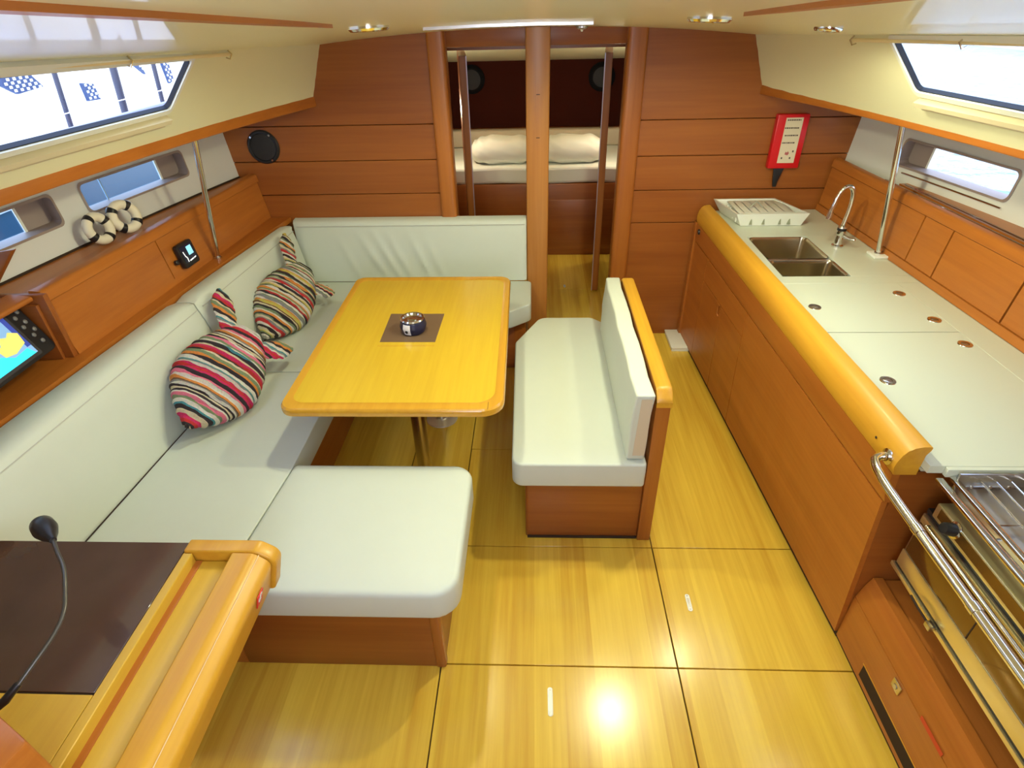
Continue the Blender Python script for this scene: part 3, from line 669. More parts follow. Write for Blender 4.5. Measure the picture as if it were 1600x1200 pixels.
# plinths
prism('plinth', [(-1.50, 1.12), (-1.02, 1.12), (-1.02, 3.545), (-1.60, 3.545)], 0, .33, W_Y, st, r=.004)
prism('plinth', roundpoly([(-1.02, 1.12), (-.335, 1.12), (-.315, 1.14), (-.315, 1.56), (-1.02, 1.56)], [0, .01, .015, .01, 0]), 0, .33, W_H, st, r=.003)
prism('plinth', [(-1.02, 3.10), (-.12, 3.10), (-.055, 3.16), (-.055, 3.545), (-1.02, 3.545)], 0, .33, W_H, st, r=.004)
box('plinth_corner', -.345, -.308, 1.113, 1.15, 0, .325, W_RIM if False else W_Z, st, r=.010, seg=4)
def cushion(name, poly, z0, z1, rad, parent, br=.03, puff=.006, mat=VINYL):
    P = roundpoly(poly, rad, 6)
    bm = prism_bm(P, z0, z1, 2); bmesh.ops.recalc_face_normals(bm, faces=bm.faces)
    ed = [e for e in bm.edges if abs((e.verts[0].co - e.verts[1].co).z) < 1e-5]
    bmesh.ops.bevel(bm, geom=ed, offset=br, segments=4, profile=.5, affect='EDGES', clamp_overlap=True)
    bmesh.ops.recalc_face_normals(bm, faces=bm.faces)
    tops = [f_ for f_ in bm.faces if f_.normal.z > .99]
    tf = max(tops, key=lambda f_: f_.calc_area()); vs_ = list(tf.verts); c = tf.calc_center_median()
    bm.faces.remove(tf); prev = vs_
    for sc, h in ((.90, .55), (.78, .85), (.5, 1.0)):
        ring = [bm.verts.new(Vector((c.x + (v.co.x - c.x) * sc, c.y + (v.co.y - c.y) * sc, c.z + puff * h))) for v in vs_]
        for i in range(len(ring)): bm.faces.new((prev[i], prev[(i + 1) % len(ring)], ring[(i + 1) % len(ring)], ring[i]))
        prev = ring
    bm.faces.new(prev)
    return frombm(name, bm, mat, parent, True)
xs_back = lambda y: -1.495 - .02 * (3.5 - y)
cushion('seat_cushion', [(xs_back(1.08), 1.085), (-.99, 1.085), (-.945, 1.66), (-.945, 2.347), (xs_back(2.35), 2.347)], .335, .450, [0.02, 0.004, .0, .004, .02], st, br=.018)
cushion('seat_cushion', [(xs_back(2.35), 2.353), (-.945, 2.353), (-.945, 2.90), (-.945, 3.44), (xs_back(3.44), 3.44)], .335, .450, [.02, .004, .004, .004, .02], st, br=.018)
cushion('seat_cushion', [(-.940, 3.0), (-.14, 3.0), (-.02, 3.10), (-.02, 3.44), (-.940, 3.44)], .335, .450, [.01, .05, .05, .03, .01], st, br=.022)
cushion('seat_cushion', [(-.985, 1.075), (-.235, 1.075), (-.235, 1.665), (-.940, 1.665)], .335, .462, [.02, .085, .075, .02], st, br=.026, puff=.008)
# welts along the cushion borders
def welt(pts, par, r=.0028, mat=VSEAM): return tube('piping', pts, r, mat, par, 6)
# backrests: swept wedge profiles, the top surface is 8 cm deep
def back_x(y, u, z):   # u 0 front face, 1 back
    zt = (z - .45) / .39
    front = -(interp([(.5, 1.57), (1.33, 1.525), (2.4, 1.465), (3.55, 1.43)], y) + (interp([(.5, .085), (1.3, .085), (2.35, .085), (3.5, .05)], y)) * zt)
    return front + (-(xb(y) + .0) - front) * u
tube('piping', [(back_x(y, 0, .45) + .004, y, .4535) for y in frange(1.06, 3.40, .2)], .0028, DARK, st, 6)  # dark tube drawn for the shaded crease between seat and back
def backrest(y0, y1, jog=0):
    prof = [(0, .45), (0, .60), (0, .74), (0, .815), (.10, .836), (.30, .842), (.9, .842), (1, .835), (1, .45)]
    ys = frange(y0, y1, .06); bm = bmesh.new(); rings = []
    for i, y in enumerate(ys):
        e = .012 if i in (0, len(ys) - 1) else 0
        ring = []
        for u, z in prof:
            x = back_x(y, u, z) - jog * (1 if u < .95 else 0)
            if u == 0: x += .010 * math.sin(PI * (z - .45) / .39) - e
            ring.append(bm.verts.new((x, y, z - e * (1 if z > .8 else 0))))
        rings.append(ring)
    n = len(prof)
    for a, b in zip(rings, rings[1:]):
        for k in range(n): bm.faces.new((a[k], a[(k + 1) % n], b[(k + 1) % n], b[k]))
    bm.faces.new(rings[0]); bm.faces.new(rings[-1])
    o = frombm('back_cushion', bm, VINYL, st, True)
    tube('piping', [(back_x(y, 0, .80) - jog + .003, y, .802) for y in frange(y0 + .02, y1 - .02, .2)], .0022, VSEAM, st, 6)
    return o
backrest(1.04, 2.34); backrest(2.348, 3.42)
# forward backrest with diagonal pull creases
bm = bmesh.new(); nx, nz = 90, 22
def fold(x, z):
    s = 0
    for x0, k, wd, am in ((-1.12, -.55, .022, .010), (-1.02, -.50, .018, .013), (-.93, -.45, .020, .011), (-.80, -.42, .016, .012), (-.70, -.38, .020, .008), (-1.25, -.4, .02, .005)):
        d = x - (x0 + k * (z - .80)); s += am * math.exp(-(d / wd) ** 2) * max(0, min(1, (.83 - z) / .15)) * (.5 + .5 * math.sin(PI * min(1, (z - .42) / .3)))
    return s
FX0, FX1 = -1.475, -.050
rows_ = []
for j in range(nz + 1):
    z = .452 + (.842 - .452) * j / nz; row = []
    for i in range(nx + 1):
        x = FX0 + (FX1 - FX0) * i / nx
        xx = x + (-(.03) * (j / nz) if i == 0 else 0)
        y = 3.44 + .035 * (j / nz) - .012 * math.sin(PI * j / nz) + (.012 if j == nz else 0) - fold(x, z) + (.008 if i in (0, nx) else 0)
        row.append(bm.verts.new((xx, y, z - (.004 if j == nz else 0))))
    rows_.append(row)
rt = [bm.verts.new((FX0 + (FX1 - FX0) * i / nx - (.03 if i == 0 else 0), 3.538, .842)) for i in range(nx + 1)]
rb = [bm.verts.new((FX0 + (FX1 - FX0) * i / nx, 3.545, .452)) for i in range(nx + 1)]
rows_.append(rt); rows_.append(rb)
for a, b in zip(rows_, rows_[1:]):
    for i in range(nx): bm.faces.new((a[i], a[i + 1], b[i + 1], b[i]))
bm.faces.new([r_[0] for r_ in rows_]); bm.faces.new([r_[-1] for r_ in rows_])
for i in range(nx): bm.faces.new((rows_[0][i], rows_[0][i + 1], rb[i + 1], rb[i]))
frombm('back_cushion', bm, VINYL, st, True)
tube('piping', [(x, 3.464, .808) for x in frange(-1.48, -.06, .3)], .0022, VSEAM, st, 6)

# ------------------------------------------------------------------ fish cushions
def stripes(name, cols, freq, seed):
    mt, nt, b = nmat(name); N = nt.nodes; L = nt.links
    t = N.new('ShaderNodeTexCoord'); mp = N.new('ShaderNodeMapping'); L.new(t.outputs['Object'], mp.inputs[0])
    n = N.new('ShaderNodeTexNoise'); n.inputs['Scale'].default_value = 9; n.inputs['Detail'].default_value = 3; L.new(mp.outputs[0], n.inputs['Vector'])
    s = N.new('ShaderNodeSeparateXYZ'); L.new(mp.outputs[0], s.inputs[0])
    q = N.new('ShaderNodeMath'); q.operation = 'MULTIPLY_ADD'; q.inputs[1].default_value = .028; L.new(n.outputs['Fac'], q.inputs[0]); L.new(s.outputs['Y'], q.inputs[2])
    r2 = N.new('ShaderNodeMath'); r2.operation = 'MULTIPLY_ADD'; r2.inputs[1].default_value = freq * 1.45; r2.inputs[2].default_value = .5; L.new(q.outputs[0], r2.inputs[0])
    fr = N.new('ShaderNodeMath'); fr.operation = 'FRACT'; L.new(r2.outputs[0], fr.inputs[0])
    # two ramps (32 stops each at most)
    cr = N.new('ShaderNodeValToRGB'); cr.color_ramp.interpolation = 'CONSTANT'; E = cr.color_ramp.elements
    rnd = random.Random(seed); ws = [rnd.uniform(.5, 1.5) for _ in cols]; tot = sum(ws); pos = 0
    while len(E) < len(cols): E.new(.5)
    acc = []
    for w_ in ws: acc.append(pos / tot); pos += w_
    for i, (p_, c_) in enumerate(zip(acc, cols)): E[i].position = p_; E[i].color = (*c_, 1)
    L.new(fr.outputs[0], cr.inputs[0])
    n2 = N.new('ShaderNodeTexNoise'); n2.inputs['Scale'].default_value = 130; L.new(mp.outputs[0], n2.inputs['Vector'])
    mx = N.new('ShaderNodeMix'); mx.data_type = 'RGBA'; mx.blend_type = 'MULTIPLY'; mx.inputs[0].default_value = .5
    L.new(cr.outputs[0], mx.inputs[6]); L.new(n2.outputs['Color'], mx.inputs[7]); L.new(mx.outputs[2], b.inputs['Base Color'])
    b.inputs['Roughness'].default_value = .9
    bp = N.new('ShaderNodeBump'); bp.inputs['Strength'].default_value = .8; bp.inputs['Distance'].default_value = .004; L.new(n2.outputs['Fac'], bp.inputs['Height']); L.new(bp.outputs[0], b.inputs['Normal'])
    return mt
cr_, wh, gy, bl, rd, pk, gn, ye, og, tl, bn, mg = (.68, .58, .40), (.72, .68, .60), (.24, .24, .24), (.03, .02, .025), (.55, .03, .03), (.75, .18, .28), (.20, .26, .14), (.62, .50, .10), (.70, .25, .05), (.06, .26, .30), (.16, .08, .04), (.60, .02, .12)
M_A = stripes('striped_rag_fabric_red', [cr_, bl, wh, gy, bn, og, wh, pk, bl, mg, rd, mg, wh, gy, tl, wh, bl, og, gn, cr_, bl, rd, mg, cr_, bl, tl, wh, gn, pk, wh, bl], 2.15, 4)
M_B = stripes('striped_rag_fabric_earthy', [bl, cr_, bn, ye, og, wh, gy, gn, wh, bl, rd, cr_, gn, og, wh, bl, gn, ye, cr_, bl, wh, rd, gy, cr_, gn, bl, og, wh, gn, bl], 2.7, 9)
def fish(name, cen, ydir, ndir, L_, W_, T_, mat, lab, lobes, seed):
    Y = Vector(ydir).normalized(); Z = Vector(ndir); Z = (Z - Y * Z.dot(Y)).normalized(); X = Y.cross(Z).normalized()
    o0 = thing(name, cen, lab, 'cushion', 'striped fish-shaped cushions'); o0.rotation_euler = Matrix((X, Y, Z)).transposed().to_euler()
    rnd = random.Random(seed); bm = bmesh.new(); nu, nv = 56, 110; rings = []
    for j in range(nv + 1):
        t = j / nv; yy = -L_ / 2 + L_ * t
        wdt = W_ / 2 * (math.sin(PI * min(1, (t * .90 + .012)) ** .88) ** (.98 if t < .45 else .98 - .25 * min(1, (t - .45) / .2)))
        rib = .0045 * math.sin(t * 2 * PI * 17) + .003 * math.sin(t * 2 * PI * 29 + 1)
        wdt = max(.012, wdt); th = max(.010, T_ / 2 * (wdt / (W_ / 2)) ** .9)
        ring = []
        for i in range(nu):
            a = 2 * PI * i / nu; c, s = math.cos(a), math.sin(a)
            bend = -.10 * (c * wdt) ** 2 / (W_ / 2)
            x = math.copysign(abs(c) ** .9, c) * (wdt + rib * .7); z = math.copysign(abs(s) ** .9, s) * (th + rib)
            ring.append(bm.verts.new((x, yy + bend + .002 * math.sin(5 * a + t * 9), z)))
        rings.append(ring)
    for a, b in zip(rings, rings[1:]):
        for k in range(nu): bm.faces.new((a[k], a[(k + 1) % nu], b[(k + 1) % nu], b[k]))
    bm.faces.new(rings[0]); bm.faces.new(rings[-1]); bmesh.ops.recalc_face_normals(bm, faces=bm.faces)
    me = bpy.data.meshes.new('body'); bm.to_mesh(me); bm.free(); link('body', me, mat, o0, True)
    for (x0, y0, x1, y1, wd) in lobes:
        d = Vector((x1 - x0, y1 - y0)); ln = d.length; d.normalize(); p = Vector((-d.y, d.x)); bm = bmesh.new(); rings = []
        for j in range(25):
            t = j / 24; ww = wd * (.35 + .65 * math.sin(PI * min(1, t * 1.25) ** .8 * .5 + 0)) * (1 if t < .8 else 1 - (t - .8) / .2 * .75); rib = .003 * math.sin(t * 2 * PI * 7)
            ring = []
            for i in range(18):
                a = 2 * PI * i / 18; off = math.cos(a) * (ww + rib); zz = math.sin(a) * (.022 * (1 - .5 * t) + rib)
                q = Vector((x0, y0)) + d * (ln * t) + p * off
                ring.append(bm.verts.new((q.x, q.y, zz + .02 * t * t)))
            rings.append(ring)
        for a, b in zip(rings, rings[1:]):
            for k in range(18): bm.faces.new((a[k], a[(k + 1) % 18], b[(k + 1) % 18], b[k]))
        bm.faces.new(rings[0]); bm.faces.new(rings[-1]); bmesh.ops.recalc_face_normals(bm, faces=bm.faces)
        me = bpy.data.meshes.new('tail_fin'); bm.to_mesh(me); bm.free(); link('tail_fin', me, mat, o0, True)
    return o0
fish('fish_cushion', (-1.372, 2.06, .612), (.05, .70, .13), (.62, -.38, .62), .585, .355, .17, M_A, 'red and multicoloured striped fish cushion, the nearer one on the settee',
     [(-.03, .20, -.215, .415, .050), (.02, .19, .20, .335, .050)], 1)
fish('fish_cushion', (-1.372, 2.84, .600), (.09, .70, .22), (.62, -.42, .60), .55, .305, .16, M_B, 'cream, green and brown striped fish cushion, the further one near the corner',
     [(-.02, .19, -.185, .40, .042), (.03, .17, .21, .22, .044)], 2)

# ------------------------------------------------------------------ saloon table
tb = thing('saloon_table', (-.54, 2.30, 0), 'yellow teak saloon table with rounded rim on two steel pedestals', 'table')
out = roundpoly([(-.965, 1.692), (-.112, 1.692), (-.128, 2.930), (-.975, 2.930)], [.06, .085, .06, .05], 7)
inn = roundpoly([(-.925, 1.755), (-.178, 1.755), (-.188, 2.872), (-.925, 2.872)], .02, 3)
# rim as a ring with a rounded edge
bm = bmesh.new(); n = len(out)
cen = Vector((-.54, 2.3))
def ringlay(offs):
    L = []
    for d, z in offs:
        L.append([bm.verts.new(((Vector(p) + (cen - Vector(p)).normalized() * d).x, (Vector(p) + (cen - Vector(p)).normalized() * d).y, z)) for p in out])
    return L
lay = ringlay([(.06, .664), (.010, .664), (.002, .670), (0, .682), (.002, .694), (.010, .7008), (.030, .7010), (.056, .7004), (.060, .6990)])
for a, b in zip(lay, lay[1:]):
    for i in range(n): bm.faces.new((a[i], a[(i + 1) % n], b[(i + 1) % n], b[i]))
for i in range(n): bm.faces.new((lay[0][i], lay[0][(i + 1) % n], lay[-1][(i + 1) % n], lay[-1][i]))
frombm('rim', bm, W_TABRIM, tb, True)
leaf = [tuple(Vector(p) + (cen - Vector(p)).normalized() * .058) for p in out]
bm = prism_bm(leaf, .664, .6992, 2)
tp = frombm('top', bm, W_TAB, tb)
box('inlay_line', -.690, -.438, 2.168, 2.172, .6985, .6998, W_TABRIM, tb, r=0)
prism('hatch_lid', [(-.688, 2.205), (-.440, 2.203), (-.434, 2.478), (-.694, 2.480)], .6985, .7002, GREYMAT, tb)
box('joint', -.173, -.1715, 1.700, 1.745, .7006, .7013, DARK, tb, r=0)
for (x, y, nm) in ((-.52, 2.03, 'pedestal'), (-.52, 2.565, 'pedestal')):
    p = lathe(nm, [(.032, .02), (.032, .66)], (x, y, 0), BRASSY, tb, seg=28)
    lathe('base_plate', [(0, .018), (.030, .018), (.036, .012), (.085, .006), (.088, 0)], (x, y, 0), plain('pale_base_metal', (.85, .84, .78), .35, .6), p, seg=36)
    lathe('top_flange', [(.032, .63), (.075, .655), (.075, .664)], (x, y, 0), SATIN, p, seg=30)
prism('under_beam', [(-.60, 1.85), (-.46, 1.85), (-.46, 2.78), (-.60, 2.78)], .640, .664, W_Y, tb, r=.003)

# ashtray: cut-down drinks can
an = thing('ashtray', (-.552, 2.305, .70), 'small ashtray made from a cut-down navy and white can with silver top', 'ashtray')
lathe('body', [(0, 0), (.046, 0), (.052, .006), (.060, .030), (.061, .036), (.055, .058), (.052, .060)], (-.552, 2.305, .700), NAVY, an, seg=36)
lathe('lid', [(.052, .058), (.056, .066), (.052, .072), (.044, .070), (.040, .062), (0, .060)], (-.552, 2.305, .700), STEEL, an, seg=36)
for a0 in (4.05, 2.5):
    bm = bmesh.new(); G = []
    for i in range(7):
        a = a0 + .62 * i / 6
        G.append([bm.verts.new((-.552 + r_ * math.cos(a), 2.305 + r_ * math.sin(a), .700 + h)) for r_, h in ((.0530, .006), (.0608, .030), (.0618, .036), (.0562, .057))])
    for a, b in zip(G, G[1:]):
        for k in range(3): bm.faces.new((a[k], a[k + 1], b[k + 1], b[k]))
    frombm('label_panel', bm, plain('can_white', (.8, .8, .85), .3), an, True)
prism('pull_tab', roundpoly([(-.575, 2.29), (-.530, 2.29), (-.530, 2.312), (-.575, 2.312)], .010), .7600 + .001, .7600 + .005, STEEL, an, r=.001)
a = 4.36; c = Vector((-.552 + .060 * math.cos(a), 2.305 + .060 * math.sin(a), .724)); lathe('printed_dot', [(0, .002), (.007, .002), (.007, 0)], c, BLACK, an, axis=(math.cos(a), math.sin(a), -.1), seg=14)

# ------------------------------------------------------------------ centre bench
bn_ = thing('centre_bench', (.2, 2.2, 0), 'white cushioned bench with teak back panel on a reddish teak plinth', 'bench')
prism('plinth', roundpoly([(-.038, 1.715), (.44, 1.715), (.44, 2.72), (.10, 2.72), (-.038, 2.55)], [.014, .0, 0, .03, .03]), 0, .345, W_H, bn_, r=.003)
box('toe_strip', -.030, .44, 1.7085, 1.7155, 0, .012, DARK, bn_, r=.001)
cushion('seat_cushion', [(-.088, 1.665), (.432, 1.665), (.432, 2.78), (.32, 2.90), (.03, 2.90), (-.100, 2.62)], .345, .462, [.045, .015, .01, .05, .06, .05], bn_, br=.026, puff=.006)
bp_ = roundpoly([(1.690, 0), (1.690, .735), (1.730, .782), (2.700, .782), (2.760, .735), (2.760, 0)], [0, .03, .03, .04, .04, 0], 6)
prism('back_panel', [(a + (.010 if a < 2.2 else -.010), min(b, .772)) for a, b in bp_], .4415, .4955, W_Z, bn_, axis=0, r=.006, seg=2)
capo = roundpoly([(1.690, .715), (1.690, .745), (1.725, .782), (2.705, .782), (2.760, .745), (2.760, .715)], [0, .03, .03, .04, .04, 0], 6)
capi = [(a + (.016 if a < 1.72 else -.016 if a > 2.72 else 0), b - (.016 if b > .74 else 0)) for a, b in capo]
bm = bmesh.new(); L = [[bm.verts.new((x, a, b)) for a, b in P] for x, P in ((.440, capi), (.440, [(a, b - .006 if b > .74 else b) for a, b in capo]), (.448, capo), (.489, capo), (.497, [(a, b - .006 if b > .74 else b) for a, b in capo]), (.497, capi))]
for a, b in zip(L, L[1:] + L[:1]):
    for i in range(len(capo) - 1): bm.faces.new((a[i], a[i + 1], b[i + 1], b[i]))
bm.faces.new([l[0] for l in L]); bm.faces.new([l[-1] for l in L])
frombm('cap', bm, W_RIM, bn_, True)  # yellow tone of the cap stands in for light on the top edge
# back cushion: tilted slab
bm = bmesh.new(); box_bm(0, .062, 1.690, 2.745, .468, .768, bm)
bmesh.ops.subdivide_edges(bm, edges=bm.edges, cuts=7, use_grid_fill=True); bevel_bm(bm, .02, 4)
for v in bm.verts:
    k = (v.co.z - .468) / .30; yk = (v.co.y - 1.69) / 1.055
    v.co.x = .352 + .010 * k + v.co.x * 1.12 - .010 * math.sin(PI * max(0, min(1, k))) * math.sin(PI * max(0, min(1, yk))) * (1 if v.co.x < .03 else 0)
    v.co.x += .003 * math.sin(v.co.y * 31 + v.co.z * 23) * (1 if v.co.z > .6 else .3)
frombm('back_cushion', bm, plain('white_vinyl_crinkled', (.61, .66, .58), .45, bump=.6, bscale=14), bn_, True)
v = [(.375, 1.6885, .49), (.420, 1.6885, .49), (.425, 1.6885, .752), (.385, 1.6885, .752), (.375, 1.6925, .49), (.420, 1.6925, .49), (.425, 1.6925, .752), (.385, 1.6925, .752)]
mesh('end_shade', v, [(0, 1, 2, 3), (4, 5, 6, 7), (0, 1, 5, 4), (1, 2, 6, 5), (2, 3, 7, 6), (3, 0, 4, 7)], BEIGE, bn_)  # beige plate stands in for the shading on the cushion end

# ------------------------------------------------------------------ galley cabinet
def gx(y, z=0.0):                             # front plane: leans inboard towards the top, more so at the near end
    k = max(0.0, min(1.0, z / .85)); return (1.0 + (3.4 - y) * .0405) * (1 - k) + (1.000 + (3.4 - y) * .012) * k
wi = lambda y: 1.060 + (3.4 - y) * .0175
GF = 1.262                                   # near end of the galley front
gc = thing('galley_cabinet', (1.05, 2.4, 0), 'long teak galley cabinet with a rounded yellowish fiddle rail along its top', 'cabinet')
def gsw(name, prof, y0, y1, mat, parent, smooth=False, bev=0, step=.2): return sweep(name, prof, y0, y1, lambda y, dx, z: (gx(y, z) + dx) if dx < .5 else 1.6 if dx < 2.8 else gx(y, .85) - .010 + (wi(y) - gx(y, .85) + .010) * (dx - 3), mat, parent, smooth=smooth, bev=bev, step=step)
gsw('carcass', [(.020, .012), (.020, .68), (2.5, .68), (2.5, .012)], GF + .03, 3.53, DARK, gc)
gsw('toe_strip', [(.010, 0), (.010, .030), (.05, .030), (.05, 0)], GF, 3.53, DARK, gc)  # dark colour stands in for the shadow gap along the base
# front panels
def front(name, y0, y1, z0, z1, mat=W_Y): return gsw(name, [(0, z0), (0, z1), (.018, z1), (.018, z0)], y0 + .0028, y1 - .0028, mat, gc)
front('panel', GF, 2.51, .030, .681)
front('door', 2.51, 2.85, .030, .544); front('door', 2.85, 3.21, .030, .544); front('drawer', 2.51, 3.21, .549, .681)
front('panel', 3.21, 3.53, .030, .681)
hd = tube('handle', [(gx(2.87, .54) - .002, 2.87, .545), (gx(2.88, .53) - .006, 2.885, .535), (gx(2.88, .49) - .005, 2.885, .49), (gx(2.87, .48) - .002, 2.87, .478)], .004, W_Z, gc, 8)
# fascia board and fiddle rail
gsw('fascia', [(0, .689), (-.006, .720), (-.006, .80), (.016, .80), (.016, .687)], GF - .008, 3.53, W_Y, gc, smooth=True)
fid = [(-.006, .802), (3.0, .826), (3.03, .848), (3.12, .872), (3.26, .889), (3.45, .899), (3.68, .9035), (3.88, .9045), (3.97, .9035), (4.0, .900), (3.975, .890), (3.88, .874), (3.86, .802)]
gsw('fiddle_rail', fid, GF - .012, 3.50, W_RIM, gc, smooth=True)
lathe('rosette', [(0, .010), (.014, .008), (.017, 0)], (gx(3.42, .765) - .006, 3.42, .765), BLACK, gc, axis=(-1, 0, 0), seg=20)
gsw('corner_post', [(-.012, .018), (-.012, .80), (.03, .80), (.03, .018)], 3.49, 3.53, W_Z, gc)
# end wall of the stove recess
prism('end_panel', [(1.100, .05), (1.080, .33), (1.060, .60), (1.058, .72), (1.050, .802), (1.80, .802), (1.80, .05)], GF, GF + .03, W_H, gc, axis=1)
for zz, yy in ((.868, GF + .10), (.86, GF + .04)): lathe('screw', [(0, .003), (.004, .002), (.004, 0)], (gx(yy, .84) - .010, yy, zz - .02), DARK, gc, axis=(-1, 0, 0), seg=10)

# worktop
wt = thing('worktop', (1.4, 2.4, .86), 'pale green-white worktop with inset lids and sink cut-out', 'worktop')
wj = lambda y: wi(y) - .012
wb = lambda y: 1.70 + (3.5 - y) * .030
def slab(name, poly, z0, z1, mat, parent, r=.0012): return prism(name, poly, z0, z1, mat, parent, r=r, seg=1)
def q(x0, x1, y0, y1, f0=None, f1=None):
    return [(f0(y0) if f0 else x0, y0), (f1(y0) if f1 else x1, y0), (f1(y1) if f1 else x1, y1), (f0(y1) if f0 else x0, y1)]
SX0, SX1, SY0, SY1 = 1.150, 1.462, 2.525, 3.062
slab('top', q(0, 0, SY1, 3.53, wj, wb), .832, .860, SOLID, wt)
slab('top', q(0, SX0, SY0, SY1, wj), .832, .860, SOLID, wt)
slab('top', q(SX1, 0, SY0, SY1, None, wb), .832, .860, SOLID, wt)
slab('top', q(0, 0, 2.445, SY0, wj, wb), .832, .860, SOLID, wt)
slab('top', q(1.625, 0, 1.222, 2.445, None, wb), .832, .860, SOLID, wt)
J = .0022
lidm = SOLID
bm = prism_bm([(wj(1.985) + J, 1.985 + J), (1.625 - J, 1.985 + J), (1.625 - J, 2.445 - J), (wj(2.445) + J, 2.445 - J)], .835, .8605)
frombm('lid', bm, lidm, wt)
bm = prism_bm([(wj(1.222) + J, 1.222), (1.625 - J, 1.222), (1.625 - J, 1.985 - J), (wj(1.985) + J, 1.985 - J)], .835, .8605)
frombm('lid', bm, lidm, wt)
slab('joint_bed', q(0, 1.64, 1.24, 2.46, wj), .824, .832, plain('grey_joint', (.40, .40, .32), .7), wt)
slab('front_edge', q(0, 0, 1.208, 1.222, lambda y: 1.13, wb), .832, .860, SOLID, wt)
for x, y in ((1.168, 2.205), (1.576, 2.331), (1.586, 2.086), (1.587, 1.892), (1.187, 1.648)):
    fp = lathe('finger_pull', [(.014, .003), (.019, .004), (.0245, .003), (.026, 0)], (x, y, .8600), STEEL, wt, seg=28)
    lathe('pull_disc', [(0, .0032), (.012, .0030), (.014, .0015)], (x, y, .8600), SATIN, fp, seg=20)
    lathe('pull_gap', [(.0139, .0012), (.0190, .0012)], (x, y, .8600), BLACK, fp, seg=20)

# sink
sk = thing('sink', (1.30, 2.79, .70), 'double stainless sink sunk in the worktop', 'sink')
def basin(y0, y1, dep):
    P0 = roundpoly([(SX0 + .004, y0), (SX1 - .004, y0), (SX1 - .004, y1), (SX0 + .004, y1)], .030, 5)
    cc = Vector(((SX0 + SX1) / 2, (y0 + y1) / 2)); bm = bmesh.new(); L = []
    for sc, z in ((1.012, .8585), (1.0, .857), (.975, .84), (.94, .86 - dep + .015), (.90, .86 - dep), (.2, .86 - dep - .004)):
        L.append([bm.verts.new((cc.x + (a - cc.x) * sc, cc.y + (b - cc.y) * sc, z)) for a, b in P0])
    for a, b in zip(L, L[1:]):
        for i in range(len(P0)): bm.faces.new((a[i], a[(i + 1) % len(P0)], b[(i + 1) % len(P0)], b[i]))
    bm.faces.new(L[-1])
    o = frombm('basin', bm, SINKM, sk, True)
    lathe('drain', [(0, .002), (.016, .003), (.028, .004), (.030, 0)], (cc.x, cc.y, .86 - dep - .003), STEEL, o, seg=24)
basin(2.750, 3.056, .16); basin(2.531, 2.728, .13)
box('divider', SX0 + .006, SX1 - .006, 2.726, 2.752, .845, .8575, SATIN, sk, r=.004)

# tap
tp_ = thing('tap', (1.567, 2.905, .86), 'chrome swan-neck tap behind the sink', 'tap')
lathe('base', [(0, .0), (.028, 0), (.028, .008), (.020, .014), (.018, .060), (.021, .064), (.021, .100), (.015, .108), (.0115, .112)], (1.558, 2.905, .860), STEEL, tp_)
arc = [(1.558, 2.905, .965), (1.566, 2.905, 1.06), (1.560, 2.903, 1.125), (1.540, 2.90, 1.160), (1.510, 2.897, 1.160), (1.487, 2.893, 1.125), (1.474, 2.89, 1.075), (1.468, 2.888, 1.025)]
tube('spout', catmull(arc, 6), .0105, STEEL, tp_, 16)
tube('nozzle', [(1.4705, 2.889, 1.045), (1.466, 2.887, 1.010)], .013, STEEL, tp_, 16)
tube('lever', [(1.566, 2.895, .920), (1.590, 2.865, .912), (1.607, 2.845, .914)], [.009, .007, .006], STEEL, tp_, 12)
tube('collar', [(1.558, 2.905, .945), (1.558, 2.905, .958)], .0225, BLACK, tp_, 20)

# dish rack
dr = thing('dish_rack', (1.30, 3.36, .861), 'white plastic dish drainer box standing beside the sink', 'dish rack')
def ringbox(name, top, bot, z0, z1, th, mat, par):
    bm = bmesh.new(); def_ = lambda P, z: [bm.verts.new((a, b, z)) for a, b in P]
    def inset(P, d):
        c = Vector((sum(p[0] for p in P) / 4, sum(p[1] for p in P) / 4)); return [(a + (d if a < c.x else -d), b + (d if b < c.y else -d)) for a, b in P]
    L = [def_(bot, z0), def_(top, z1), def_(inset(top, th), z1), def_(inset(bot, th), z0 + .006)]
    for a, b in zip(L, L[1:]):
        for i in range(4): bm.faces.new((a[i], a[(i + 1) % 4], b[(i + 1) % 4], b[i]))
    bm.faces.new(L[0]); bm.faces.new(L[-1]); return frombm(name, bm, mat, par)
bot = [(1.165, 3.235), (1.500, 3.235), (1.455, 3.49), (1.120, 3.49)]; topp = [(1.125, 3.215), (1.525, 3.215), (1.435, 3.515), (1.075, 3.515)]
ringbox('tray', topp, bot, .862, .935, .012, WHITE, dr)
prism('rim', [(1.115, 3.205), (1.535, 3.205), (1.440, 3.522), (1.065, 3.522)], .933, .938, WHITE, dr) if False else None
for i in range(7):
    x = 1.18 + i * .045; box('divider_bar', x - .003, x + .003, 3.26, 3.47, .875, .930, WHITE, dr, r=.001)
for i, (x, wd_) in enumerate(((1.215, .016), (1.285, .016), (1.375, .014), (1.425, .020))):
    prism('drain_slot', [(x - wd_ * .5, .872), (x + wd_ * .5, .872), (x + wd_ * .15, .903), (x - wd_ * .1, .903)], 3.2235, 3.2275, plain('grey_slot', (.30, .32, .22), .6), dr, axis=1)
for i in range(4): box('side_rib', 1.135 + .0, 1.142, 3.25 + i * .06, 3.262 + i * .06, .88, .925, WHITE, dr, r=.001)
for a, b in (((1.245, 3.36), (1.275, 3.36)),):
    tube('rack_wire', [(1.235, 3.335, .936), (1.262, 3.34, .965), (1.275, 3.345, .965), (1.305, 3.335, .936)], .003, plain('grey_wire', (.35, .37, .30), .4), dr, 8)
box('grid_plate', 1.15, 1.46, 3.25, 3.49, .925, .930, plain('white_grid', (.74, .76, .68), .5), dr, r=.001)

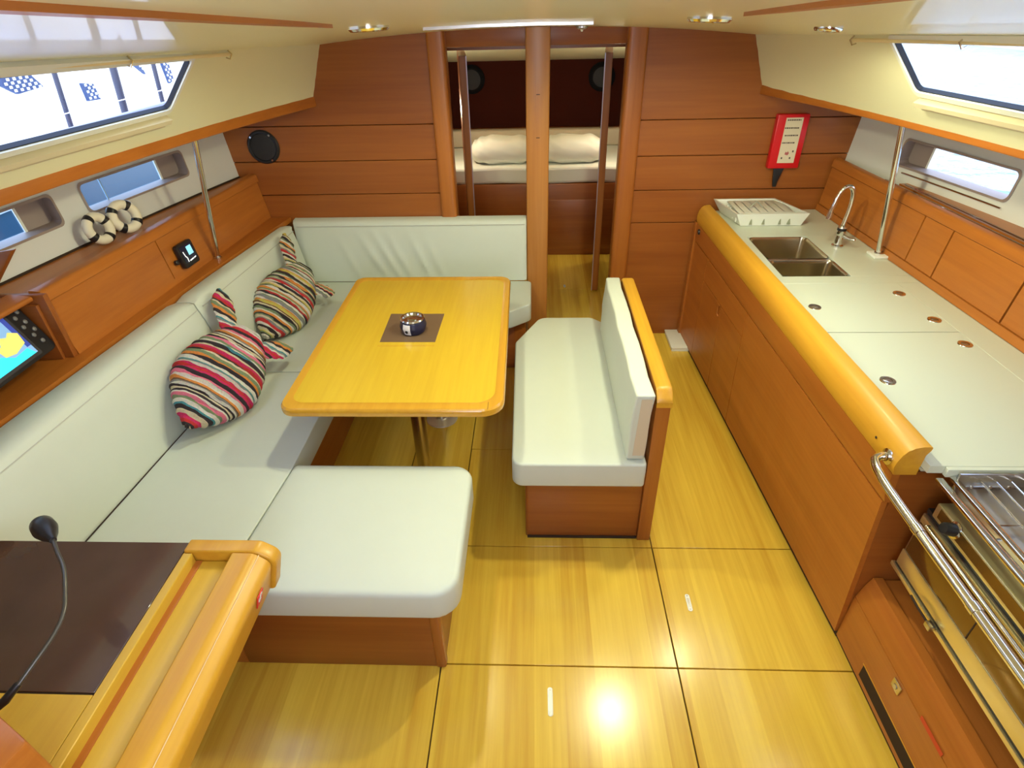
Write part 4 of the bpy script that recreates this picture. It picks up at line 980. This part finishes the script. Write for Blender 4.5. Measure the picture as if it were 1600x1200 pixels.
# starboard lockers behind the worktop
sl = thing('galley_locker', (1.72, 2.6, .86), 'long teak locker row behind the galley worktop under the right hull windows', 'locker')
lf = lambda y: wb(y)
def ssw(name, prof, y0, y1, mat, smooth=False): return sweep(name, prof, y0, y1, lambda y, dx: min(wb(y) + dx, hull_x(y, 1.1) + .03), mat, sl, smooth=smooth)
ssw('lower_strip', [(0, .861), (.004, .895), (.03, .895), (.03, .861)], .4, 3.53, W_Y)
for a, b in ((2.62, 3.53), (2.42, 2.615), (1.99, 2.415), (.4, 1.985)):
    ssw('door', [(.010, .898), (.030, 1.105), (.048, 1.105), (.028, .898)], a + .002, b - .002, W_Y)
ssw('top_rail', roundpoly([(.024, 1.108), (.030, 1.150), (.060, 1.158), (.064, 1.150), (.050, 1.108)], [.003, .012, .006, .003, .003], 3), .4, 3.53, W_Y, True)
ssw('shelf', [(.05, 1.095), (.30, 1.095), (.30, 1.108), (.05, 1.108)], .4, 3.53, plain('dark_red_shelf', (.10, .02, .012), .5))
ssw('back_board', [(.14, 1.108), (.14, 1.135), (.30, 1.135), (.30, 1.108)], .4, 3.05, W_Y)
sl2 = thing('fiddle_wire', (1.80, 2.6, 1.15), 'two thin steel fiddle wires along the shelf under the right hull window', 'rail')
for dx, z, a, b in ((.045, 1.163, 1.2, 3.02), (.125, 1.150, 2.10, 2.98)):
    tube('wire', [(wb(y) + dx, y, z) for y in frange(a, b, .3)], .0035, STEEL, sl2, 8)

# fire blanket case
fb = thing('fire_blanket_case', (1.435, YB, 1.10), 'red fire blanket case with a cream instruction label on the right bulkhead', 'fire blanket')
box('case', 1.350, 1.524, 3.505, YB - .001, 1.107, 1.395, RED, fb, r=.006)
box('label', 1.396, 1.490, 3.5035, 3.5052, 1.138, 1.378, PAPER, fb, r=0)
rnd = random.Random(5)
for zz, a, b in ((1.366, .008, .086), (1.325, .002, .080), (1.286, .010, .084), (1.247, .004, .078)):
    x = 1.396 + a
    while x < 1.396 + b - .004:
        wd_ = rnd.uniform(.004, .011); box('text_mark', x, min(x + wd_, 1.396 + b), 3.5028, 3.5036, zz - .0035, zz + .0035, INK, fb, r=0); x += wd_ + .0022
prism('flame_mark', [(1.428, 1.185), (1.446, 1.180), (1.452, 1.192), (1.444, 1.202), (1.440, 1.194), (1.432, 1.200)], 3.5028, 3.5036, plain('pink_mark', (.45, .12, .12), .6), fb, axis=1)
for x0, z0 in ((1.468, 1.196), (1.412, 1.160), (1.458, 1.160)): box('text_mark', x0, x0 + .008, 3.5028, 3.5036, z0, z0 + .010, INK, fb, r=0)
prism('pull_tape', [(1.392, 1.108), (1.452, 1.108), (1.430, 1.03), (1.428, 1.0), (1.408, 1.0), (1.402, 1.03)], 3.518, 3.530, BLACK, fb, axis=1, r=.002)

# ------------------------------------------------------------------ stove recess and stove
sr = thing('stove_base_cabinet', (1.2, .7, 0), 'low teak cabinet with a black vent slot below the stove', 'cabinet')
FX = 1.092
box('toe_strip', FX + .006, FX + .03, .30, GF - .002, 0, .016, DARK, sr, r=0)
prism('front_panel', [(FX, .018), (FX, .235), (FX + .020, .235), (FX + .020, .018)], .30, GF - .003, W_Y, sr, axis=1)
prism('sloping_rail', [(FX + .001, .238), (FX + .016, .300), (FX + .030, .336), (FX + .060, .336), (FX + .050, .238)], .30, GF - .003, W_Y, sr, axis=1)
box('recess_floor', FX + .055, 1.80, .30, GF - .003, .300, .325, W_Y, sr, r=.002)
box('vent_slot', FX - .001, FX + .003, .62, 1.098, .038, .094, DARK, sr, r=0)
box('vent_slot_lip', FX - .0018, FX, .615, 1.103, .094, .097, W_RIM, sr, r=0)
kx = box('latch', FX - .006, FX, .945, .985, .225 - .035, .226, BRASSY, sr, r=.003)
lathe('latch_button', [(0, .010), (.008, .009), (.009, .005)], (FX, .965, .208), SATIN, kx, axis=(-1, 0, 0), seg=16)
prism('red_tag', [(FX - .0012, .235), (FX - .0012, .250), (FX, .250), (FX, .235)], .76, .86, plain('orange_red', (.6, .06, .02), .5), sr, axis=1)
tag(box('wall_stove_recess', 1.80, 1.84, .2, GF, .3, .86, W_Y, r=0), kind='structure')

sv = thing('stove', (1.35, .85, .40), 'gimballed stainless cooker with glass oven door and pan rail', 'stove')
YN, YF = .36, 1.205
MIR = plain('amber_oven_glass', (.20, .12, .035), .10, .75)
LIT_STEEL = plain('lit_steel_edge', (.80, .72, .42), .28, .85)  # yellow reflected light put into the steel's colour
box('body', 1.165, 1.70, YN, YF - .02, .470, .815, SATIN, sv, r=.006)
box('lower_trim', 1.118, 1.130, YN, YF + .02, .452, .468, LIT_STEEL, sv, r=.002)
box('lower_gap', 1.124, 1.165, YN, YF + .01, .468, .482, BLACK, sv, r=0)
od = box('oven_door', 1.120, 1.165, YN, YF, .482, .700, SATIN, sv, r=.004)
box('door_trim', 1.116, 1.1205, YN, YF, .486, .545, LIT_STEEL, od, r=.001)
box('door_glass', 1.1165, 1.1205, YN, YF - .01, .550, .672, MIR, od, r=.001)
for k in range(1): box('glass_joint', 1.1155, 1.1168, .905, .908, .55, .672, DARK, od, r=0)
box('door_top_trim', 1.112, 1.1205, YN, YF - .01, .676, .700, LIT_STEEL, od, r=.002)
box('control_gap', 1.128, 1.165, YN, YF, .702, .716, BLACK, sv, r=0)
box('control_panel', 1.118, 1.165, YN, YF - .03, .718, .768, LIT_STEEL, sv, r=.004)
box('control_face', 1.1165, 1.1185, YN, YF - .05, .732, .764, MIR, sv, r=0)
for y in (1.09, .74, .61, .48):
    kn = lathe('knob', [(0, .034), (.014, .034), (.017, .028), (.018, .004), (.021, 0)], (1.118, y, .752), BLACK, sv, axis=(-1, 0, .25), seg=22)
    lathe('knob_ring', [(.018, .004), (.024, .002), (.024, 0)], (1.118, y, .752), STEEL, kn, axis=(-1, 0, .25), seg=22)
tube('door_handle', [(1.118, YF - .05, .690), (1.098, YF - .055, .700), (1.098, YN, .700)], .006, STEEL, sv, 10)
# hob: tray, pan rails, wires
box('hob_tray', 1.13, 1.70, YN, YF - .01, .800, .812, STEEL, sv, r=.004)
for x, z, wdt in ((1.115, .828, .012), (1.150, .834, .010)):
    box('pan_rail', x - wdt, x + wdt * .7, YN, YF, z - .006, z + .006, STEEL, sv, r=.003)
box('back_flap', 1.155, 1.72, YF - .012, YF - .004, .800, .856, SATIN, sv, r=.003)
box('flap_lip', 1.155, 1.72, YF - .020, YF - .002, .798, .806, BRASSY, sv, r=.002)
for i in range(9): lathe('rivet', [(0, .003), (.004, .002), (.005, 0)], (1.20 + i * .05, YF - .012, .812), STEEL, sv, axis=(0, -1, 0), seg=10)
for x in (1.21, 1.25, 1.29, 1.33, 1.37, 1.41, 1.45): tube('grid_wire', [(x, YF - .006, .838), (x, YN, .838)], .0026, STEEL, sv, 8)
for y in (1.03, .85, .67, .50): tube('grid_wire', [(1.16, y, .835), (1.6, y, .835)], .0028, STEEL, sv, 8)
for (x, y) in ((1.30, 1.00), (1.50, .98), (1.32, .66)):
    bu = lathe('burner', [(0, .022), (.030, .022), (.036, .016), (.045, .010), (.048, 0)], (x, y, .812), BLACK, sv, seg=28)
    lathe('burner_cap', [(0, .027), (.022, .026), (.026, .022)], (x, y, .812), SATIN, bu, seg=24)
for s_ in (1,):
    tube('gimbal_pin', [(1.24, YF - .03, .64), (1.24, GF - .002, .64)], .012, STEEL, sv, 14)
box('latch_block', 1.100, 1.117, .985, 1.010, .455, .475, SATIN, sv, r=.003)
tube('latch_lever', [(1.105, 1.005, .470), (1.100, 1.05, .476), (1.104, 1.09, .474)], .0035, DARK, sv, 8)
tag(box('wall_stove_end', 1.10, 1.84, .27, .30, 0, .80, W_H, r=0), kind='structure')

# crash bar in front of the stove
cb = thing('crash_bar', (1.03, 1.24, .84), 'polished steel crash bar curving out in front of the stove', 'grab rail')
pts = catmull([(gx(1.285, .835) - .010, 1.290, .836), (.996, 1.290, .838), (.968, 1.268, .840), (.953, 1.215, .842), (.950, 1.12, .838), (.949, .90, .838), (.948, .60, .838), (.948, .40, .838)], 6)
tube('bar', pts, .0125, STEEL, cb, 18)
lathe('flange', [(.024, 0), (.024, .005), (.014, .009)], (gx(1.285, .835) - .008, 1.290, .836), STEEL, cb, axis=(-1, 0, 0))
for y in (1.02, .80): tube('sleeve', [(.9493, y, .838), (.9490, y - .022, .838)], .0145, STEEL, cb, 18)
tube('rear_leg', [(.948, .40, .838), (.975, .37, .82), (1.095, .36, .80)], .0125, STEEL, cb, 14)

# ------------------------------------------------------------------ chart desk
cd = thing('chart_desk', (-1.1, .6, 0), 'teak chart desk with dark top panel, pen tray and rounded rail', 'desk')
ZT = .750
box('desk_base', -1.60, -1.09, Y0 + .1, 1.02, 0, .68, W_Y, cd, r=.004)
slab('frame', [(-1.80, Y0 + .1), (-.915, Y0 + .1), (-.915, 1.026), (-1.80, 1.026)], .700, ZT - .004, W_DESK, cd, r=.002)
slab('dark_panel', [(-1.60, .617), (-.932, .617), (-.932, 1.022), (-1.60, 1.022)], ZT - .004, ZT, DKBROWN, cd, r=.001)
slab('panel_joint', [(-1.60, .6125), (-.930, .6125), (-.930, .617), (-1.60, .617)], ZT - .0045, ZT - .003, DARK, cd, r=0)
slab('front_top', [(-1.80, Y0 + .1), (-.932, Y0 + .1), (-.932, .6122), (-1.80, .6122)], ZT - .004, ZT, W_DESK, cd, r=.001)
slab('inner_lip', [(-.930, Y0 + .1), (-.905, Y0 + .1), (-.905, .985), (-.930, .985)], ZT - .06, ZT + .002, W_DESK, cd, r=.002)
box('pen_tray', -.905, -.80, Y0 + .1, .985, ZT - .055, ZT - .030, W_DESK, cd, r=.001)
box('tray_groove', -.905, -.888, Y0 + .1, .985, ZT - .031, ZT - .028, W_Y, cd, r=0)
# rounded rail
rp = roundpoly([(-.80, ZT - .06), (-.80, ZT + .004), (-.742, ZT + .004), (-.700, ZT - .032), (-.733, ZT - .145), (-.765, ZT - .145)], [0, .006, .030, .030, .012, 0], 6)
sweep('rail', rp, Y0 + .1, .985, lambda y, dx: dx, W_RIM, cd, smooth=True)
# end cap: rounded block closing rail and tray at the far end
ec = roundpoly([(-.932, ZT - .15), (-.932, ZT + .006), (-.736, ZT + .006), (-.688, ZT - .030), (-.722, ZT - .150)], [0, .006, .032, .036, .012], 6)
prism('end_cap', ec, .988, 1.030, W_RIM, cd, axis=1, r=.008, seg=3)
box('rail_back', -.90, -.86, Y0 + .1, .985, ZT - .22, ZT - .10, W_Y, cd, r=.004)
tube('chamfer_line', [(-.728, y, ZT - .0035) for y in (Y0 + .1, .2, .6, .985)], .0012, plain('pale_line', (.85, .62, .35), .3), cd, 6)
bd = thing('rail_badge', (-.71, .90, .69), 'small red tag with a white figure on the desk rail', 'badge')
nrm_ = Vector((.958, 0, -.287)).normalized(); upb = Vector((.287, 0, .958)).normalized(); pc = Vector((-.7060, .900, .690))
def PBD(a, b, c): return pc + Vector((0, 1, 0)) * a + upb * b + nrm_ * c
plate_on(PBD, 'tag', [(-.016, -.030), (.016, -.030), (.016, .016), (-.016, .016)], -.001, .0016, plain('badge_red', (.7, .03, .02), .4), bd)
for da, db in ((.003, .006), (-.003, -.008)): lathe('figure_loop', [(.0028, .0012), (.0072, .0012), (.0072, 0)], PBD(da, db, .0016), WHITE, bd, axis=nrm_, seg=16)

# teak corner of the switch panel and the reading lamp fixed to it
spn = thing('switch_panel', (-1.05, .30, .75), 'corner of an orange teak panel box at the bottom left edge', 'panel')
prism('box', roundpoly([(-1.30, .52), (-.922, .474), (-.836, .432), (-.852, .385), (-.90, .05), (-1.30, .05)], [0, .012, .010, .01, 0, 0], 3), .752, .950, W_Y, spn, r=.004)
lathe('switch', [(0, .008), (.009, .008), (.011, 0)], (-.925, .385, .950), DARK, spn, seg=18)
gl = thing('reading_lamp', (-.985, .50, .90), 'thin black gooseneck reading lamp arching over the dark desk top', 'lamp')
neck = catmull([(-1.000, .505, .885), (-.970, .522, .902), (-.944, .572, .930), (-.929, .625, .950), (-.933, .665, .962), (-.950, .700, .972), (-.985, .752, .982), (-1.030, .795, .982), (-1.075, .838, .972)], 6)
tube('neck', neck, .0042, plain('neck_grey', (.10, .095, .09), .35, .6), gl, 10)
tube('base_sleeve', [(-1.01, .500, .878), (-.972, .521, .901), (-.958, .545, .915)], [.0085, .0085, .0065], BLACK, gl, 12)
hdv = Vector((-.125, .095, -.032)); h0 = Vector((-1.070, .833, .974))
bm = lathe_bm([(.0, 0), (.007, 0), (.011, .020), (.019, .045), (.025, .075), (.024, .105), (.015, .125), (0, .132)], h0, hdv, 24)
frombm('head', bm, BLACK, gl, True)

# ------------------------------------------------------------------ outside: water, neighbouring boat, pontoon
def waterm(name, col):
    mt, nt, b = nmat(name); b.inputs['Base Color'].default_value = (*col, 1); b.inputs['Roughness'].default_value = .12
    n = nt.nodes.new('ShaderNodeTexNoise'); n.inputs['Scale'].default_value = 3.5; n.inputs['Detail'].default_value = 5
    t = nt.nodes.new('ShaderNodeTexCoord'); nt.links.new(t.outputs['Object'], n.inputs['Vector'])
    bp = nt.nodes.new('ShaderNodeBump'); bp.inputs['Strength'].default_value = 1; bp.inputs['Distance'].default_value = .25; nt.links.new(n.outputs['Fac'], bp.inputs['Height']); nt.links.new(bp.outputs[0], b.inputs['Normal'])
    return mt
wm = waterm('harbour_water', (.30, .42, .45))
for s, nm in ((-1, 'left'), (1, 'right')):
    a, b = (2.35, 60)
    o = mesh('water', [(s * a, -40, .45), (s * b, -40, .45), (s * b, 50, .45), (s * a, 50, .45)], [(0, 1, 2, 3)], wm); tag(o, kind='stuff', cat='water', label='rippled harbour water outside the %s windows' % nm)
# far quay on the right
qy = thing('quay', (16, 5, 0), 'pale stone quay across the water seen through the upper right window', 'quay')
prism('wall', [(14, .4), (14, 1.15), (22, 1.15), (22, .4)], -10, 30, plain('pale_stone', (.72, .74, .78), .8, var=.1, bscale=2), qy, axis=1)
for k in range(5): box('bollard', 14.3, 14.5, -2 + 3 * k, -1.8 + 3 * k, 1.15, 1.5, plain('grey_iron', (.3, .32, .36), .5), qy, r=.03)
# neighbouring yacht on the left
nbm = plain('white_gelcoat', (.86, .88, .92), .3); blu = plain('blue_hull_paint', (.03, .11, .18), .3)
ny = thing('neighbour_yacht', (-4, 2, .5), 'white decked yacht with blue topsides moored alongside, seen through the left windows', 'yacht')
prism('hull', [(-2.95, .46), (-2.85, 1.06), (-6.2, 1.06), (-6.1, .46)], -3, 8, blu, ny, axis=1)
prism('deck', [(-2.83, 1.062), (-2.83, 1.12), (-6.25, 1.14), (-6.25, 1.062)], -3, 8, nbm, ny, axis=1, r=.01)
prism('cabin_top', [(-3.7, 1.14), (-3.85, 1.36), (-5.3, 1.38), (-5.4, 1.14)], .2, 5.2, nbm, ny, axis=1, r=.03)
for y, rr in ((2.6, .016), (3.94, .016), (4.53, .026), (5.04, .018), (6.2, .016)): tube('stanchion', [(-3.0, y - .05, 1.12), (-3.0, y + .05, 1.80)], rr, plain('grey_blue_post', (.03, .035, .07), .4), ny, 10)
for z in (1.42, 1.72): tube('lifeline', [(-2.95, -2, z), (-2.95, 7, z)], .004, STEEL, ny, 6)
tube('toe_rail', [(-2.86, -2.9, 1.135), (-2.86, 7.9, 1.135)], .018, plain('toe_rail_blue', (.20, .24, .45), .4), ny, 8)
GR = plain('blue_grating', (.02, .045, .12), .6)
def net(poly, nm):
    cxy = (sum(a for a, b in poly) / len(poly), sum(b for a, b in poly) / len(poly))
    p_ = prism(nm, poly, -4.23, -4.20, GR, ny, axis=0)
    y0, y1 = min(a for a, b in poly), max(a for a, b in poly); z0, z1 = min(b for a, b in poly), max(b for a, b in poly)
    def inside(y, z):
        c = False; n = len(poly)
        for k in range(n):
            (a, b), (d, e) = poly[k], poly[k - 1]
            if (b > z) != (e > z) and y < (d - a) * (z - b) / (e - b) + a: c = not c
        return c
    bm = bmesh.new(); st_ = .055; k = 0; y = y0
    while y < y1:
        z = z0 + (st_ / 2 if k % 2 else 0)
        while z < z1:
            if inside(y, z): box_bm(-4.20, -4.195, y - .014, y + .014, z - .010, z + .010, bm)
            z += st_
        y += st_ / 1.6; k += 1
    o = frombm('mesh_dots', bm, nbm, p_); o['kind'] = 'stuff'
NETS = [[[[4.964, 1.548], [5.267, 1.537], [5.365, 1.426], [5.07, 1.403], [4.947, 1.473]], 'fender_net'], [[[5.848, 1.399], [6.001, 1.377], [6.027, 1.241], [5.857, 1.247]], 'fender_net'], [[[6.723, 1.484], [6.842, 1.486], [6.888, 1.374]], 'folded_sail'], [[[7.261, 1.472], [7.394, 1.468], [7.399, 1.266], [7.299, 1.243]], 'folded_sail']]
for q_, nm in NETS: net(q_, nm)
dk = tag(prism('trim_5', [(-1.70, 1.535), (-1.90, 1.528), (-1.92, 1.548), (-1.95, 1.548), (-1.97, 1.47), (-1.66, 1.50)], Y0, YB + .6, plain('lavender_lit_deck', (.20, .20, .30), .5), axis=1), kind='structure')  # lavender light put into the colour of a white deck
for y in (2.05, 2.22): box('deck_fitting', -1.945, -1.90, y, y + .07, 1.53, 1.558, nbm, dk, r=.004)
